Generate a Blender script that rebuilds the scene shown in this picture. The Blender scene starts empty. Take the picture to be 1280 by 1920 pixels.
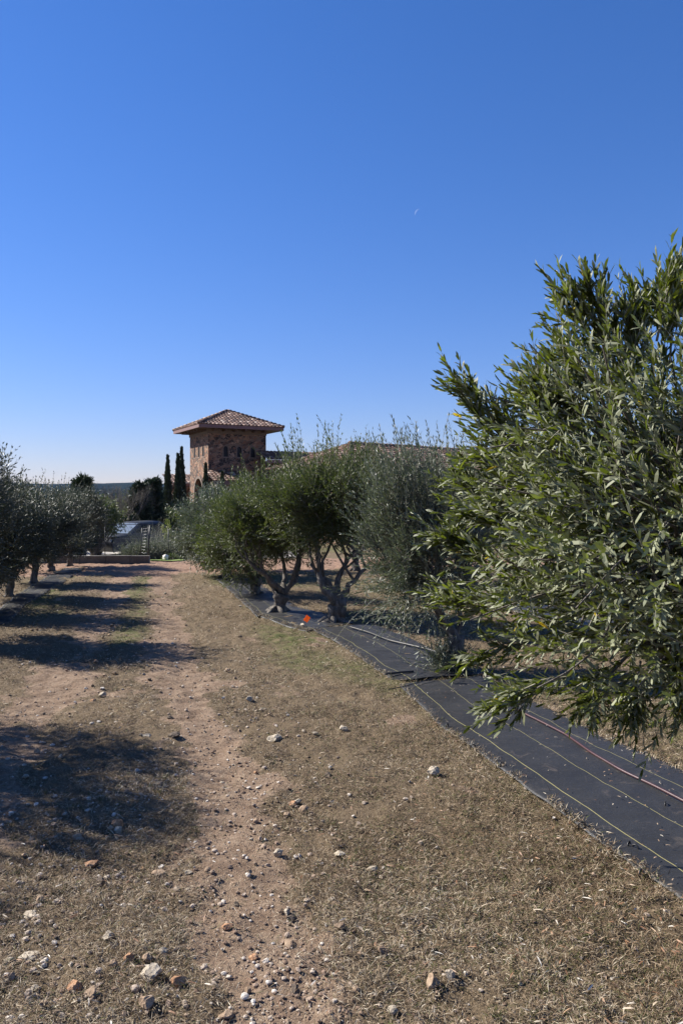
import bpy, bmesh, math, random
import numpy as np
from mathutils import Vector, Matrix
R_ = math.radians
sc = bpy.context.scene
C = sc.collection
random.seed(7)

# ---------------------------------------------------------------- camera, sky, sun
FPX, HCAM, YAW, PITCH = 1470.0, 1.65, R_(13.0), math.atan(20 / 1470.0)
FW = np.array([math.sin(YAW) * math.cos(PITCH), math.cos(YAW) * math.cos(PITCH), -math.sin(PITCH)])
RT = np.array([math.cos(YAW), -math.sin(YAW), 0.0])
UP = np.cross(RT, FW)
CAM = np.array([0, 0, HCAM])
cd = bpy.data.cameras.new('camera'); cam = bpy.data.objects.new('camera', cd); C.objects.link(cam)
cd.sensor_fit = 'VERTICAL'; cd.sensor_height = 24.0; cd.lens = FPX / 1920 * 24.0
cd.clip_end = 20000; cd.clip_start = 0.05
M = Matrix(((RT[0], UP[0], -FW[0], 0), (RT[1], UP[1], -FW[1], 0), (RT[2], UP[2], -FW[2], HCAM), (0, 0, 0, 1)))
cam.matrix_world = M
sc.camera = cam
SUN_EL, SUN_AZ = R_(37.0), math.atan2(-0.82, 0.57)      # azimuth measured from +Y towards +X
sd = Vector((math.sin(SUN_AZ) * math.cos(SUN_EL), math.cos(SUN_AZ) * math.cos(SUN_EL), math.sin(SUN_EL)))
w = bpy.data.worlds.new('World'); sc.world = w; w.use_nodes = True
wn = w.node_tree
bg = wn.nodes['Background']
sky = wn.nodes.new('ShaderNodeTexSky'); sky.sky_type = 'NISHITA'; sky.sun_disc = False
sky.sun_elevation = SUN_EL; sky.sun_rotation = SUN_AZ
sky.altitude = 300; sky.air_density = 1.0; sky.dust_density = 0.05; sky.ozone_density = 4.5
hs_ = wn.nodes.new('ShaderNodeHueSaturation'); hs_.inputs['Saturation'].default_value = 1.22; hs_.inputs['Value'].default_value = 1.0
wn.links.new(sky.outputs[0], hs_.inputs['Color']); mu_ = wn.nodes.new('ShaderNodeMix'); mu_.data_type = 'RGBA'; mu_.blend_type = 'MULTIPLY'; mu_.inputs[0].default_value = 1.0; mu_.inputs[7].default_value = (1.14, .945, 1.16, 1)
wn.links.new(hs_.outputs[0], mu_.inputs[6]); 
lu_ = wn.nodes.new('ShaderNodeRGBToBW'); wn.links.new(mu_.outputs[2], lu_.inputs[0])
ma_ = wn.nodes.new('ShaderNodeMath'); ma_.operation = 'MULTIPLY_ADD'; ma_.inputs[1].default_value = .085; ma_.inputs[2].default_value = 1.0; wn.links.new(lu_.outputs[0], ma_.inputs[0])
dv_ = wn.nodes.new('ShaderNodeVectorMath'); dv_.operation = 'DIVIDE'; wn.links.new(mu_.outputs[2], dv_.inputs[0]); wn.links.new(ma_.outputs[0], dv_.inputs[1])
wn.links.new(dv_.outputs[0], bg.inputs[0]); bg.inputs[1].default_value = 0.074
sl = bpy.data.lights.new('sun', 'SUN'); so = bpy.data.objects.new('sun', sl); C.objects.link(so)
sl.energy = 5.0; sl.angle = R_(0.53); sl.color = (1.0, 0.95, 0.87)
so.rotation_euler = sd.to_track_quat('Z', 'Y').to_euler()
sc.view_settings.view_transform = 'Standard'; sc.view_settings.look = 'None'
sc.view_settings.exposure = 1.08; sc.view_settings.gamma = 1.0
sc.cycles.volume_bounces = 0
sc.cycles.transparent_max_bounces = 8
sc.cycles.max_bounces = 6

# ---------------------------------------------------------------- numpy helpers
def _h(ix, iy, iz, s):
    n = (ix.astype(np.int64) * 374761393 + iy.astype(np.int64) * 668265263 + iz.astype(np.int64) * 2147483647 + s * 974634777) & 0xffffffff
    n = ((n ^ (n >> 13)) * 1274126177) & 0xffffffff
    n = (n ^ (n >> 16)) & 0xffffff
    return n / float(0xffffff)
def noise2(x, y, s=0):
    x = np.asarray(x, float); y = np.asarray(y, float)
    ix = np.floor(x); iy = np.floor(y); fx = x - ix; fy = y - iy
    fx = fx * fx * (3 - 2 * fx); fy = fy * fy * (3 - 2 * fy); z = np.zeros_like(ix)
    a = _h(ix, iy, z, s); b = _h(ix + 1, iy, z, s); c = _h(ix, iy + 1, z, s); d = _h(ix + 1, iy + 1, z, s)
    return (a * (1 - fx) + b * fx) * (1 - fy) + (c * (1 - fx) + d * fx) * fy - 0.5
def fbm(x, y, o=4, s=0):
    r = 0; a = 1.0; t = 0
    for k in range(o):
        r = r + a * noise2(x * 2 ** k + 17.3 * k, y * 2 ** k - 9.1 * k, s + k); t += a; a *= 0.5
    return r / t * 2
def sstep(a, b, v):
    t = np.clip((v - a) / (b - a), 0, 1); return t * t * (3 - 2 * t)
def nrm(v):
    return v / np.maximum(np.linalg.norm(v, axis=-1, keepdims=True), 1e-9)

def glow(x, y):        # gentle shape of the land
    x = np.asarray(x, float); y = np.asarray(y, float)
    z = 0.035 * fbm(x * 0.22, y * 0.22, 2, 3) * sstep(0.5, 3, y)
    z = z - 0.60 * sstep(22.2, 27.5, y) - 0.00 * x
    z = z - 3.0 * sstep(90, 400, y)
    for tr, wd in ((0.28, 0.22), (-0.86, 0.25)):
        z = z - 0.018 * np.exp(-((x - tr) / wd) ** 2) * (y < 24)
    return z
def track(x, y):
    rt = 0.30 - 0.28 * sstep(4, 14, y) + 0.08 * noise2(y * 0.6, y * 0, 5)
    lt = -0.98 + 0.22 * sstep(4, 14, y) + 0.08 * noise2(y * 0.6, y * 0, 9)
    n = fbm(x * 1.7, y * 1.1, 4, 21); n2 = fbm(x * 6, y * 5, 3, 31)
    a = np.exp(-((x - rt) / 0.235) ** 2 / 1.0) * 1.35
    b = np.exp(-((x - lt) / 0.25) ** 2 / 1.0) * 1.10
    road = sstep(17.6, 18.8, y + 0.5 * n) * sstep(-30, -25, x) * (1 - sstep(22, 22.6, y))
    v0_ = .45 * sstep(.12, .5, fbm(x * 1.3, y * .9, 4, 61)) * (x < 1.6)
    gap = 0.42 * np.exp(-((x + 0.35) / 0.55) ** 2)
    v = np.maximum(np.maximum(a, b), road * 1.4) + gap * 0.45 + v0_
    return np.clip(sstep(0.30, 1.15, v + 0.95 * n + 0.75 * n2), 0, 1)
def rough(x, y):
    t = 0.35
    return 0.020 * fbm(x * 2.5, y * 2.5, 3, 41) + 0.024 * fbm(x * 11, y * 11, 3, 51)
def gz(x, y):
    return float(glow(np.array([x]), np.array([y]))[0])

def ray(px, py):
    return FW + (px - 640) / FPX * RT - (py - 960) / FPX * UP
def pt(px, py, d):                 # the place seen at a spot of the photograph at depth d
    return CAM + ray(px, py) * d
def pg(px, py, z=None):            # the place where that line of sight meets the ground
    r = ray(px, py); zz = 0.0 if z is None else z
    for k in range(6):
        t = (zz - HCAM) / r[2]; p = CAM + r * t
        if z is None: zz = gz(p[0], p[1])
    return p
def pd(px, d, z=0.0):              # depth d along the axis, above column px
    p = CAM + (FW * 1.0 + (px - 640) / FPX * RT) * d; return np.array([p[0], p[1], z])

class MB:
    """numpy mesh collector: verts, faces of any size, material slot and per-face value"""
    def __init__(s): s.v = []; s.n = 0; s.f = []; s.uv = None
    def add(s, v, f, mi=0, val=None, smooth=False):
        v = np.asarray(v, float).reshape(-1, 3); f = np.asarray(f, np.int64)
        if len(f) == 0: return
        s.f.append((f + s.n, mi, (np.full(len(f), 0.5) if val is None else np.broadcast_to(val, (len(f),))), smooth))
        s.v.append(v); s.n += len(v)
    def faces_only(s, f, base, mi=0, val=None, smooth=False):
        f = np.asarray(f, np.int64)
        s.f.append((f + base, mi, (np.full(len(f), 0.5) if val is None else np.broadcast_to(val, (len(f),))), smooth))
    def build(s, name, mats, parent=None, attr='tone'):
        me = bpy.data.meshes.new(name)
        v = np.concatenate(s.v); me.vertices.add(len(v)); me.vertices.foreach_set('co', v.astype(np.float32).ravel())
        nl = sum(f.size for f, _, _, _ in s.f); nf = sum(len(f) for f, _, _, _ in s.f)
        me.loops.add(nl); me.polygons.add(nf)
        me.loops.foreach_set('vertex_index', np.concatenate([f.ravel() for f, _, _, _ in s.f]).astype(np.int32))
        cnt = np.concatenate([np.full(len(f), f.shape[1]) for f, _, _, _ in s.f])
        st = np.concatenate([[0], np.cumsum(cnt)[:-1]])
        me.polygons.foreach_set('loop_start', st.astype(np.int32))
        me.polygons.foreach_set('material_index', np.concatenate([np.full(len(f), m) for f, m, _, _ in s.f]).astype(np.int32))
        me.polygons.foreach_set('use_smooth', np.concatenate([np.full(len(f), sm) for f, _, _, sm in s.f]))
        me.update(calc_edges=True); me.validate()
        at = me.attributes.new(attr, 'FLOAT', 'FACE')
        vals = np.concatenate([vv for _, _, vv, _ in s.f]).astype(np.float32)
        if len(vals) == len(me.polygons): at.data.foreach_set('value', vals)
        if not isinstance(mats, (list, tuple)): mats = [mats]
        for m in mats: me.materials.append(m)
        o = bpy.data.objects.new(name, me); C.objects.link(o)
        if parent: o.parent = parent
        return o
    # shapes
    def box(s, c, sz, mi=0, rz=0.0, val=None, ax=None):
        h = np.array(sz) / 2.0
        q = np.array([[x, y, z] for z in (-1, 1) for y in (-1, 1) for x in (-1, 1)]) * h
        if ax is not None: q = q @ np.array(ax)
        elif rz:
            cs, sn = math.cos(rz), math.sin(rz); q = np.stack([q[:, 0] * cs - q[:, 1] * sn, q[:, 0] * sn + q[:, 1] * cs, q[:, 2]], 1)
        s.add(q + np.array(c), [[0, 2, 3, 1], [4, 5, 7, 6], [0, 1, 5, 4], [2, 6, 7, 3], [0, 4, 6, 2], [1, 3, 7, 5]], mi, val)
    def tube(s, P, r, n=8, mi=0, val=None, cap=True, wob=0.0, seed=0):
        P = np.asarray(P, float); K = len(P); r = np.broadcast_to(r, (K,))
        T = nrm(np.gradient(P, axis=0)); ref = np.array([0.3, 0.9, 0.1]) if abs(T[0][2]) > .8 else np.array([0, 0, 1.0])
        a = nrm(np.cross(T, ref)); b = np.cross(T, a)
        th = np.arange(n) / n * 2 * math.pi
        rr = r[:, None] * np.ones(n)[None]
        if wob:
            rng = np.random.default_rng(seed); rr = rr * (1 + wob * (rng.random((K, n)) - .5) + wob * np.sin(th * 3 + seed)[None] * .5)
        V = P[:, None] + rr[..., None] * (np.cos(th)[None, :, None] * a[:, None] + np.sin(th)[None, :, None] * b[:, None])
        i = np.arange(K - 1)[:, None] * n; j = np.arange(n)[None]; j2 = (j + 1) % n
        F = np.stack([i + j, i + j2, i + n + j2, i + n + j], -1).reshape(-1, 4)
        base = s.n; s.add(V.reshape(-1, 3), F, mi, val, True)
        if cap:
            s.faces_only([list(range(n))[::-1]], base, mi); s.faces_only([[(K - 1) * n + k for k in range(n)]], base, mi)
    def twigs(s, P, r0, r1, mi=0, n=3):            # many thin tubes at once, P = N x K x 3
        N, K, _ = P.shape
        T = nrm(np.gradient(P, axis=1)); a = nrm(np.cross(T, np.array([0.31, 0.2, 0.93]))); b = np.cross(T, a)
        rr = (np.asarray(r0).reshape(-1, 1) * np.linspace(1, 0, K)[None] + np.asarray(r1).reshape(-1, 1) * np.linspace(0, 1, K)[None])
        rr = np.broadcast_to(rr, (N, K))
        th = np.arange(n) / n * 2 * math.pi
        V = P[:, :, None] + rr[..., None, None] * (np.cos(th)[None, None, :, None] * a[:, :, None] + np.sin(th)[None, None, :, None] * b[:, :, None])
        o = np.arange(N)[:, None, None] * K * n; i = np.arange(K - 1)[None, :, None] * n; j = np.arange(n)[None, None]; j2 = (j + 1) % n
        F = np.stack([o + i + j, o + i + j2, o + i + n + j2, o + i + n + j], -1).reshape(-1, 4)
        s.add(V.reshape(-1, 3), F, mi, None, True)
    def leaves(s, P, D, Nn, L, W, mi=0, val=None, fine=False, bend=0.12):
        S = nrm(np.cross(D, Nn)); Nn = np.cross(S, D); L = np.asarray(L).reshape(-1, 1); W = np.asarray(W).reshape(-1, 1)
        if fine:
            V = np.stack([P, P + D * L * .25 + S * W * .40 + Nn * L * bend * .5, P + D * L * .25 - S * W * .40 + Nn * L * bend * .5,
                          P + D * L * .72 + S * W * .46 + Nn * L * bend * .6, P + D * L * .72 - S * W * .46 + Nn * L * bend * .6, P + D * L], 1)
            b = s.n; o = np.arange(len(P))[:, None] * 6
            s.add(V.reshape(-1, 3), o + np.array([[1, 2, 4, 3]]), mi, val, False)
            s.faces_only(o + np.array([[0, 2, 1]]), b, mi, val); s.faces_only(o + np.array([[3, 4, 5]]), b, mi, val)
        else:
            V = np.stack([P, P + D * L * .5 + S * W * .5 + Nn * L * bend * .4, P + D * L, P + D * L * .5 - S * W * .5 + Nn * L * bend * .4], 1)
            s.add(V.reshape(-1, 3), np.arange(len(P))[:, None] * 4 + np.arange(4)[None], mi, val)

def tag(o, label=None, cat=None, group=None, kind=None):
    if label: o['label'] = label
    if cat: o['category'] = cat
    if group: o['group'] = group
    if kind: o['kind'] = kind
    return o
def empty(name, loc, rz=0.0):
    o = bpy.data.objects.new(name, None); C.objects.link(o); o.location = tuple(loc); o.rotation_euler.z = rz
    o.empty_display_size = 0.2; return o
def copy_tree(o, parent=None):
    c = o.copy(); C.objects.link(c)
    if parent: c.parent = parent
    for ch in list(o.children): copy_tree(ch, c)
    return c

# ---------------------------------------------------------------- materials
def new_mat(name):
    m = bpy.data.materials.new(name); m.use_nodes = True; nt = m.node_tree
    return m, nt, nt.nodes['Principled BSDF'], nt.nodes['Material Output']
def nd(nt, t, ins=None, **kw):
    n = nt.nodes.new(t)
    for k, v in kw.items(): setattr(n, k, v)
    for k, v in (ins or {}).items():
        if hasattr(v, 'is_output'): nt.links.new(v, n.inputs[k])
        else: n.inputs[k].default_value = v
    return n
def c4(c): return (c[0], c[1], c[2], 1)
def mixc(nt, f, a, b, bt='MIX'):
    n = nt.nodes.new('ShaderNodeMix'); n.data_type = 'RGBA'; n.blend_type = bt
    for i, v in ((0, f), (6, a), (7, b)):
        if hasattr(v, 'is_output'): nt.links.new(v, n.inputs[i])
        else: n.inputs[i].default_value = (v if i == 0 else c4(v))
    return n.outputs[2]
def ramp(nt, f, stops, interp='LINEAR'):
    n = nt.nodes.new('ShaderNodeValToRGB'); r = n.color_ramp; r.interpolation = interp
    nt.links.new(f, n.inputs[0])
    while len(r.elements) < len(stops): r.elements.new(0.5)
    for e, (p, c) in zip(r.elements, stops): e.position = p; e.color = c4(c)
    return n.outputs[0]
def maprange(nt, v, a, b, c=0.0, d=1.0):
    return nd(nt, 'ShaderNodeMapRange', {0: v, 1: a, 2: b, 3: c, 4: d}).outputs[0]
def nz(nt, co, scale, detail=3, rough=.55, dist=0.0):
    return nd(nt, 'ShaderNodeTexNoise', {'Vector': co, 'Scale': scale, 'Detail': detail, 'Roughness': rough, 'Distortion': dist}).outputs[0]
def attr(nt, name): return nd(nt, 'ShaderNodeAttribute', attribute_name=name)
def math_(nt, op, a, b=0.0):
    n = nt.nodes.new('ShaderNodeMath'); n.operation = op
    for i, v in ((0, a), (1, b)):
        if hasattr(v, 'is_output'): nt.links.new(v, n.inputs[i])
        else: n.inputs[i].default_value = v
    return n.outputs[0]
def bump(nt, h, b, strength=.5, dist=.01):
    n = nd(nt, 'ShaderNodeBump', {'Strength': strength, 'Distance': dist, 'Height': h}); nt.links.new(n.outputs[0], b.inputs['Normal'])
def pos(nt): return nd(nt, 'ShaderNodeNewGeometry').outputs['Position']
def objc(nt, scale=None):
    o = nd(nt, 'ShaderNodeTexCoord').outputs['Object']
    if scale is None: return o
    return nd(nt, 'ShaderNodeMapping', {'Vector': o, 'Scale': scale}).outputs[0]

def simple(name, col, rough_=.7, var=.25, scale=8.0, metal=0.0, bstr=.3, bdist=.004, spec=.5):
    m, nt, b, out = new_mat(name)
    co = objc(nt); n1 = nz(nt, co, scale, 5); n2 = nz(nt, co, scale * 7, 3)
    d = [c * (1 - var) for c in col]; l = [min(1, c * (1 + var)) for c in col]
    base = ramp(nt, math_(nt, 'ADD', math_(nt, 'MULTIPLY', n1, .65), math_(nt, 'MULTIPLY', n2, .35)), [(.32, d), (.68, l)])
    nt.links.new(base, b.inputs['Base Color']); b.inputs['Roughness'].default_value = rough_; b.inputs['Metallic'].default_value = metal
    b.inputs['Specular IOR Level'].default_value = spec
    if bstr: bump(nt, n2, b, bstr, bdist)
    return m
def leafmat(name, dark, mid, bright, under, gloss=.38, yellow=None, trans=.22):
    m, nt, b, out = new_mat(name)
    t = attr(nt, 'tone').outputs['Fac']
    stops = [(0.0, dark), (.5, mid), (.93, bright)]
    if yellow: stops += [(.985, bright), (.992, yellow)]
    top = ramp(nt, t, stops)
    und = ramp(nt, t, [(0, [c * .75 for c in under]), (1, [c * 1.25 for c in under])])
    bf = nd(nt, 'ShaderNodeNewGeometry').outputs['Backfacing']
    col = mixc(nt, bf, top, und)
    nt.links.new(col, b.inputs['Base Color'])
    rr = nd(nt, 'ShaderNodeMapRange', {0: bf, 1: 0.0, 2: 1.0, 3: gloss, 4: .6}).outputs[0]
    nt.links.new(rr, b.inputs['Roughness']); b.inputs['Specular IOR Level'].default_value = .5
    tr = nd(nt, 'ShaderNodeBsdfTranslucent', {'Color': mixc(nt, .5, top, mixc(nt, 1.0, top, (1.6, 2.0, .6), 'MULTIPLY'))})
    mx = nd(nt, 'ShaderNodeMixShader', {0: trans, 1: b.outputs[0], 2: tr.outputs[0]})
    nt.links.new(mx.outputs[0], out.inputs[0])
    return m

MAT = {}
MAT['leaf_near'] = leafmat('olive_leaf_near', (.026, .036, .007), (.088, .100, .013), (.16, .175, .028), (.25, .265, .16), .32, (.60, .38, .03), .32)
MAT['leaf_mid'] = leafmat('olive_leaf_mid', (.026, .038, .009), (.070, .088, .018), (.145, .155, .034), (.15, .165, .085), .50, None, .26)
MAT['leaf_left'] = leafmat('olive_leaf_painted_shade', (.018, .026, .011), (.040, .050, .022), (.080, .090, .045), (.13, .14, .10), .45, None, .12)  # same olive leaf; backlit shade of the left row put into darker colours
MAT['leaf_grey'] = leafmat('olive_leaf_grey', (.036, .048, .028), (.088, .104, .066), (.155, .172, .115), (.27, .285, .22), .46, None, .18)
MAT['leaf_dark'] = leafmat('evergreen_leaf', (.010, .018, .010), (.018, .030, .015), (.035, .050, .022), (.03, .045, .025), .6, None, .1)
MAT['leaf_shrub'] = leafmat('shrub_leaf', (.04, .05, .03), (.08, .09, .055), (.14, .15, .09), (.15, .16, .12), .6, None, .15)
MAT['leaf_yellow'] = leafmat('yellow_green_leaf', (.06, .09, .01), (.14, .18, .02), (.32, .30, .03), (.3, .3, .06), .6, None, .2)

m, nt, b, out = new_mat('olive_bark')
co = objc(nt, (1, 1, .35)); n1 = nz(nt, co, 22, 5, .65, .6); n2 = nz(nt, co, 5, 3)
nt.links.new(ramp(nt, n1, [(.3, (.045, .039, .032)), (.5, (.115, .10, .084)), (.7, (.23, .205, .172))]), b.inputs['Base Color'])
b.inputs['Roughness'].default_value = .9; bump(nt, n1, b, .9, .02); MAT['bark'] = m
m, nt, b, out = new_mat('twig_bark')
nt.links.new(ramp(nt, nz(nt, objc(nt), 12, 3), [(.3, (.12, .11, .08)), (.7, (.30, .28, .22))]), b.inputs['Base Color']); b.inputs['Roughness'].default_value = .8
MAT['twig'] = m

# ground
m, nt, b, out = new_mat('orchard_soil_and_thatch')
P = pos(nt); soil = attr(nt, 'soil').outputs['Fac']; gr = attr(nt, 'green').outputs['Fac']; red = attr(nt, 'redsoil').outputs['Fac']
n0 = nz(nt, P, .9, 4, .6); n1 = nz(nt, P, 7, 6, .65); n2 = nz(nt, P, 42, 6, .7); n3 = nz(nt, P, 160, 4, .7)
vv = nd(nt, 'ShaderNodeTexVoronoi', {'Vector': P, 'Scale': 55.0}); v2 = nd(nt, 'ShaderNodeTexVoronoi', {'Vector': P, 'Scale': 22.0})
earth = ramp(nt, math_(nt, 'ADD', math_(nt, 'MULTIPLY', n1, .5), math_(nt, 'MULTIPLY', n2, .5)),
             [(.30, (.095, .063, .041)), (.48, (.205, .145, .098)), (.66, (.335, .255, .18))])
earth = mixc(nt, red, earth, mixc(nt, .75, earth, (.30, .17, .115)))
speck = maprange(nt, vv.outputs['Distance'], .16, .26, 1, 0)
sel = maprange(nt, vv.outputs['Color'], .62, .66, 0, 1)
earth = mixc(nt, math_(nt, 'MULTIPLY', math_(nt, 'MULTIPLY', speck, sel), .7), earth, (.42, .36, .28))
mp = nd(nt, 'ShaderNodeMapping', {'Vector': P, 'Scale': (1, 1, 1), 'Rotation': (0, 0, .6)}).outputs[0]
fib1 = nz(nt, mp, 75, 5, .75, 1.6); fib2 = nz(nt, P, 210, 3, .7, 1.0)
fm = math_(nt, 'ADD', math_(nt, 'MULTIPLY', fib1, .55), math_(nt, 'MULTIPLY', fib2, .45))
thatch = ramp(nt, fm, [(.34, (.032, .022, .012)), (.46, (.110, .078, .046)), (.56, (.21, .155, .098)), (.68, (.40, .33, .235))])
thatch = mixc(nt, maprange(nt, n0, .35, .65, 0, .55), thatch, (.14, .105, .065))
grc = ramp(nt, fm, [(.34, (.030, .036, .010)), (.5, (.095, .105, .036)), (.66, (.20, .20, .085))])
thatch = mixc(nt, math_(nt, 'MULTIPLY', gr, maprange(nt, n1, .40, .58, .2, 1)), thatch, grc)
col = mixc(nt, maprange(nt, math_(nt, 'ADD', soil, math_(nt, 'MULTIPLY', math_(nt, 'SUBTRACT', n2, .5), .9)), .35, .65), thatch, earth)
far = nd(nt, 'ShaderNodeVectorMath', {0: P}, operation='LENGTH').outputs['Value']
col = mixc(nt, maprange(nt, far, 45, 220), col, (.075, .080, .045))
nt.links.new(col, b.inputs['Base Color']); b.inputs['Roughness'].default_value = .95; b.inputs['Specular IOR Level'].default_value = .15
hh = math_(nt, 'ADD', math_(nt, 'MULTIPLY', n1, .5), math_(nt, 'ADD', math_(nt, 'MULTIPLY', n2, .6), math_(nt, 'MULTIPLY', n3, .35)))
bump(nt, math_(nt, 'ADD', hh, math_(nt, 'MULTIPLY', speck, .3)), b, .9, .025); MAT['ground'] = m

m, nt, b, out = new_mat('dry_grass_blades')
t = attr(nt, 'tone').outputs['Fac']
nt.links.new(ramp(nt, t, [(0, (.032, .038, .008)), (.13, (.085, .096, .020)), (.19, (.080, .047, .024)), (.36, (.150, .100, .056)), (.58, (.245, .180, .112)), (.85, (.40, .33, .23)), (1.0, (.62, .55, .42))]), b.inputs['Base Color'])
b.inputs['Roughness'].default_value = .7; b.inputs['Specular IOR Level'].default_value = .25; MAT['grass'] = m
m, nt, b, out = new_mat('fallen_leaf')
nt.links.new(ramp(nt, attr(nt, 'tone').outputs['Fac'], [(0, (.16, .075, .035)), (.4, (.30, .17, .09)), (.7, (.42, .33, .23)), (1, (.62, .58, .50))]), b.inputs['Base Color'])
b.inputs['Roughness'].default_value = .6; MAT['litter'] = m
m, nt, b, out = new_mat('gravel')
nt.links.new(ramp(nt, attr(nt, 'tone').outputs['Fac'], [(0, (.14, .09, .06)), (.4, (.26, .18, .125)), (.8, (.40, .33, .26)), (1, (.58, .53, .46))]), b.inputs['Base Color'])
b.inputs['Roughness'].default_value = .95; MAT['gravel'] = m
def rockmat(name, a, c_, d):
    m, nt, b, out = new_mat(name); co = objc(nt)
    n1 = nz(nt, co, 1.6, 6, .7); n2 = nz(nt, co, 9, 5, .7)
    ri = nd(nt, 'ShaderNodeObjectInfo').outputs['Random']
    col = ramp(nt, math_(nt, 'ADD', math_(nt, 'MULTIPLY', n1, .6), math_(nt, 'MULTIPLY', n2, .4)), [(.34, a), (.52, c_), (.68, d)])
    col = mixc(nt, 1.0, col, ramp(nt, ri, [(0, (.80, .78, .75)), (1, (1.15, 1.13, 1.1))]), 'MULTIPLY')
    nt.links.new(col, b.inputs['Base Color']); b.inputs['Roughness'].default_value = .92; bump(nt, n2, b, .8, .004); return m
MAT['rock_pale'] = rockmat('pale_limestone', (.20, .155, .105), (.40, .345, .265), (.58, .53, .44))
MAT['rock_tan'] = rockmat('tan_stone', (.16, .10, .06), (.33, .235, .155), (.46, .37, .27))
MAT['rock_orange'] = rockmat('ochre_stone', (.22, .10, .045), (.40, .225, .12), (.52, .38, .26))
MAT['rock_dark'] = rockmat('dark_stone', (.055, .042, .032), (.12, .09, .065), (.20, .16, .12))
MAT['rock_white'] = rockmat('white_boulder', (.5, .48, .44), (.72, .70, .66), (.82, .8, .77))

# woven weed fabric; stripes follow the cloth (UV), stitch lines and dust are in the weave
m, nt, b, out = new_mat('woven_weed_fabric')
uvn = nd(nt, 'ShaderNodeUVMap', uv_map='UVMap').outputs[0]; sx = nd(nt, 'ShaderNodeSeparateXYZ', {0: uvn})
u, v = sx.outputs[0], sx.outputs[1]
P = pos(nt); n1 = nz(nt, P, 2.2, 5, .6); n2 = nz(nt, P, 30, 4, .7); n3 = nz(nt, P, 9, 5, .75, .8)
base = ramp(nt, n1, [(.3, (.018, .018, .019)), (.7, (.029, .029, .030))])
dust = math_(nt, 'MULTIPLY', maprange(nt, n3, .56, .80), .4)
base = mixc(nt, dust, base, (.19, .15, .12))
base = mixc(nt, math_(nt, 'MULTIPLY', maprange(nt, n2, .6, .8), .25), base, (.16, .14, .12))
line = None
for lp, wd in ((.155, .0021), (.46, .0013), (.80, .0012)):
    wob = math_(nt, 'MULTIPLY', math_(nt, 'SUBTRACT', nd(nt, 'ShaderNodeTexNoise', {'W': math_(nt, 'ADD', math_(nt, 'MULTIPLY', v, 1.3), lp * 40), 'Scale': .6, 'Detail': 3.0}, noise_dimensions='1D').outputs[0], .5), .014)
    dd = math_(nt, 'ABSOLUTE', math_(nt, 'SUBTRACT', math_(nt, 'ADD', u, wob), lp))
    l1 = maprange(nt, dd, wd, wd * 1.5, .62, 0)
    line = l1 if line is None else math_(nt, 'MAXIMUM', line, l1)
base = mixc(nt, line, base, (.48, .43, .17))
nt.links.new(base, b.inputs['Base Color']); b.inputs['Roughness'].default_value = .55; b.inputs['Specular IOR Level'].default_value = .35
wv = nd(nt, 'ShaderNodeTexWave', {'Vector': uvn, 'Scale': 60.0}).outputs[1]
bump(nt, math_(nt, 'ADD', n3, math_(nt, 'MULTIPLY', n2, .3)), b, .35, .02); MAT['fabric'] = m

# tower stone
def stonemat(name, stops, sc_=2.3):
    m, nt, b, out = new_mat(name)
    co = objc(nt, (1, 1, 1.45)); wob = nz(nt, co, 3.0, 2)
    co2 = nd(nt, 'ShaderNodeVectorMath', {0: co, 1: nd(nt, 'ShaderNodeCombineXYZ', {0: wob, 1: wob, 2: wob}).outputs[0]}, operation='ADD').outputs[0]
    vo = nd(nt, 'ShaderNodeTexVoronoi', {'Vector': co2, 'Scale': sc_ * 1.5, 'Randomness': .95})
    ve = nd(nt, 'ShaderNodeTexVoronoi', {'Vector': co2, 'Scale': sc_ * 1.5, 'Randomness': .95}, feature='DISTANCE_TO_EDGE')
    cs = nd(nt, 'ShaderNodeSeparateColor', {0: vo.outputs['Color']}).outputs[0]
    col = ramp(nt, cs, stops, 'CONSTANT')
    n1 = nz(nt, co, 9, 5, .7); col = mixc(nt, 1.0, col, ramp(nt, n1, [(.3, (.6, .6, .6)), (.7, (1.35, 1.3, 1.25))]), 'MULTIPLY')
    e = maprange(nt, ve.outputs['Distance'], .02, .06, 1, 0)
    col = mixc(nt, e, col, (.19, .15, .115))
    nt.links.new(col, b.inputs['Base Color']); b.inputs['Roughness'].default_value = .9
    bump(nt, math_(nt, 'ADD', maprange(nt, ve.outputs['Distance'], .0, .12), math_(nt, 'MULTIPLY', n1, .5)), b, .9, .03); return m
MAT['stone'] = stonemat('tower_fieldstone', [(0, (.045, .032, .026)), (.16, (.22, .105, .058)), (.36, (.12, .066, .044)), (.48, (.29, .165, .098)), (.66, (.07, .047, .036)), (.74, (.20, .135, .092)), (.88, (.34, .215, .14))])
MAT['stone_shade'] = MAT['stone']
m, nt, b, out = new_mat('clay_roof_tile')
rc = attr(nt, 'tone').outputs['Fac']
col = ramp(nt, rc, [(0, (.07, .036, .024)), (.3, (.135, .070, .044)), (.6, (.21, .115, .074)), (.85, (.31, .195, .14)), (1, (.50, .39, .31))])
n1 = nz(nt, objc(nt), 3, 5, .7); col = mixc(nt, 1.0, col, ramp(nt, n1, [(.3, (.6, .6, .6)), (.7, (1.15, 1.15, 1.15))]), 'MULTIPLY')
nt.links.new(col, b.inputs['Base Color']); b.inputs['Roughness'].default_value = .65; MAT['tile'] = m
MAT['fascia'] = simple('painted_fascia', (.17, .095, .085), .6, .2, 3)
MAT['plaster'] = simple('tan_plaster', (.15, .115, .09), .9, .12, 3)
MAT['soffit'] = simple('soffit_wood', (.10, .065, .05), .8, .2, 4)
MAT['darkglass'] = simple('dark_window_glass', (.012, .012, .014), .5, .2, 2, 0, 0, .004, .2)
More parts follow.
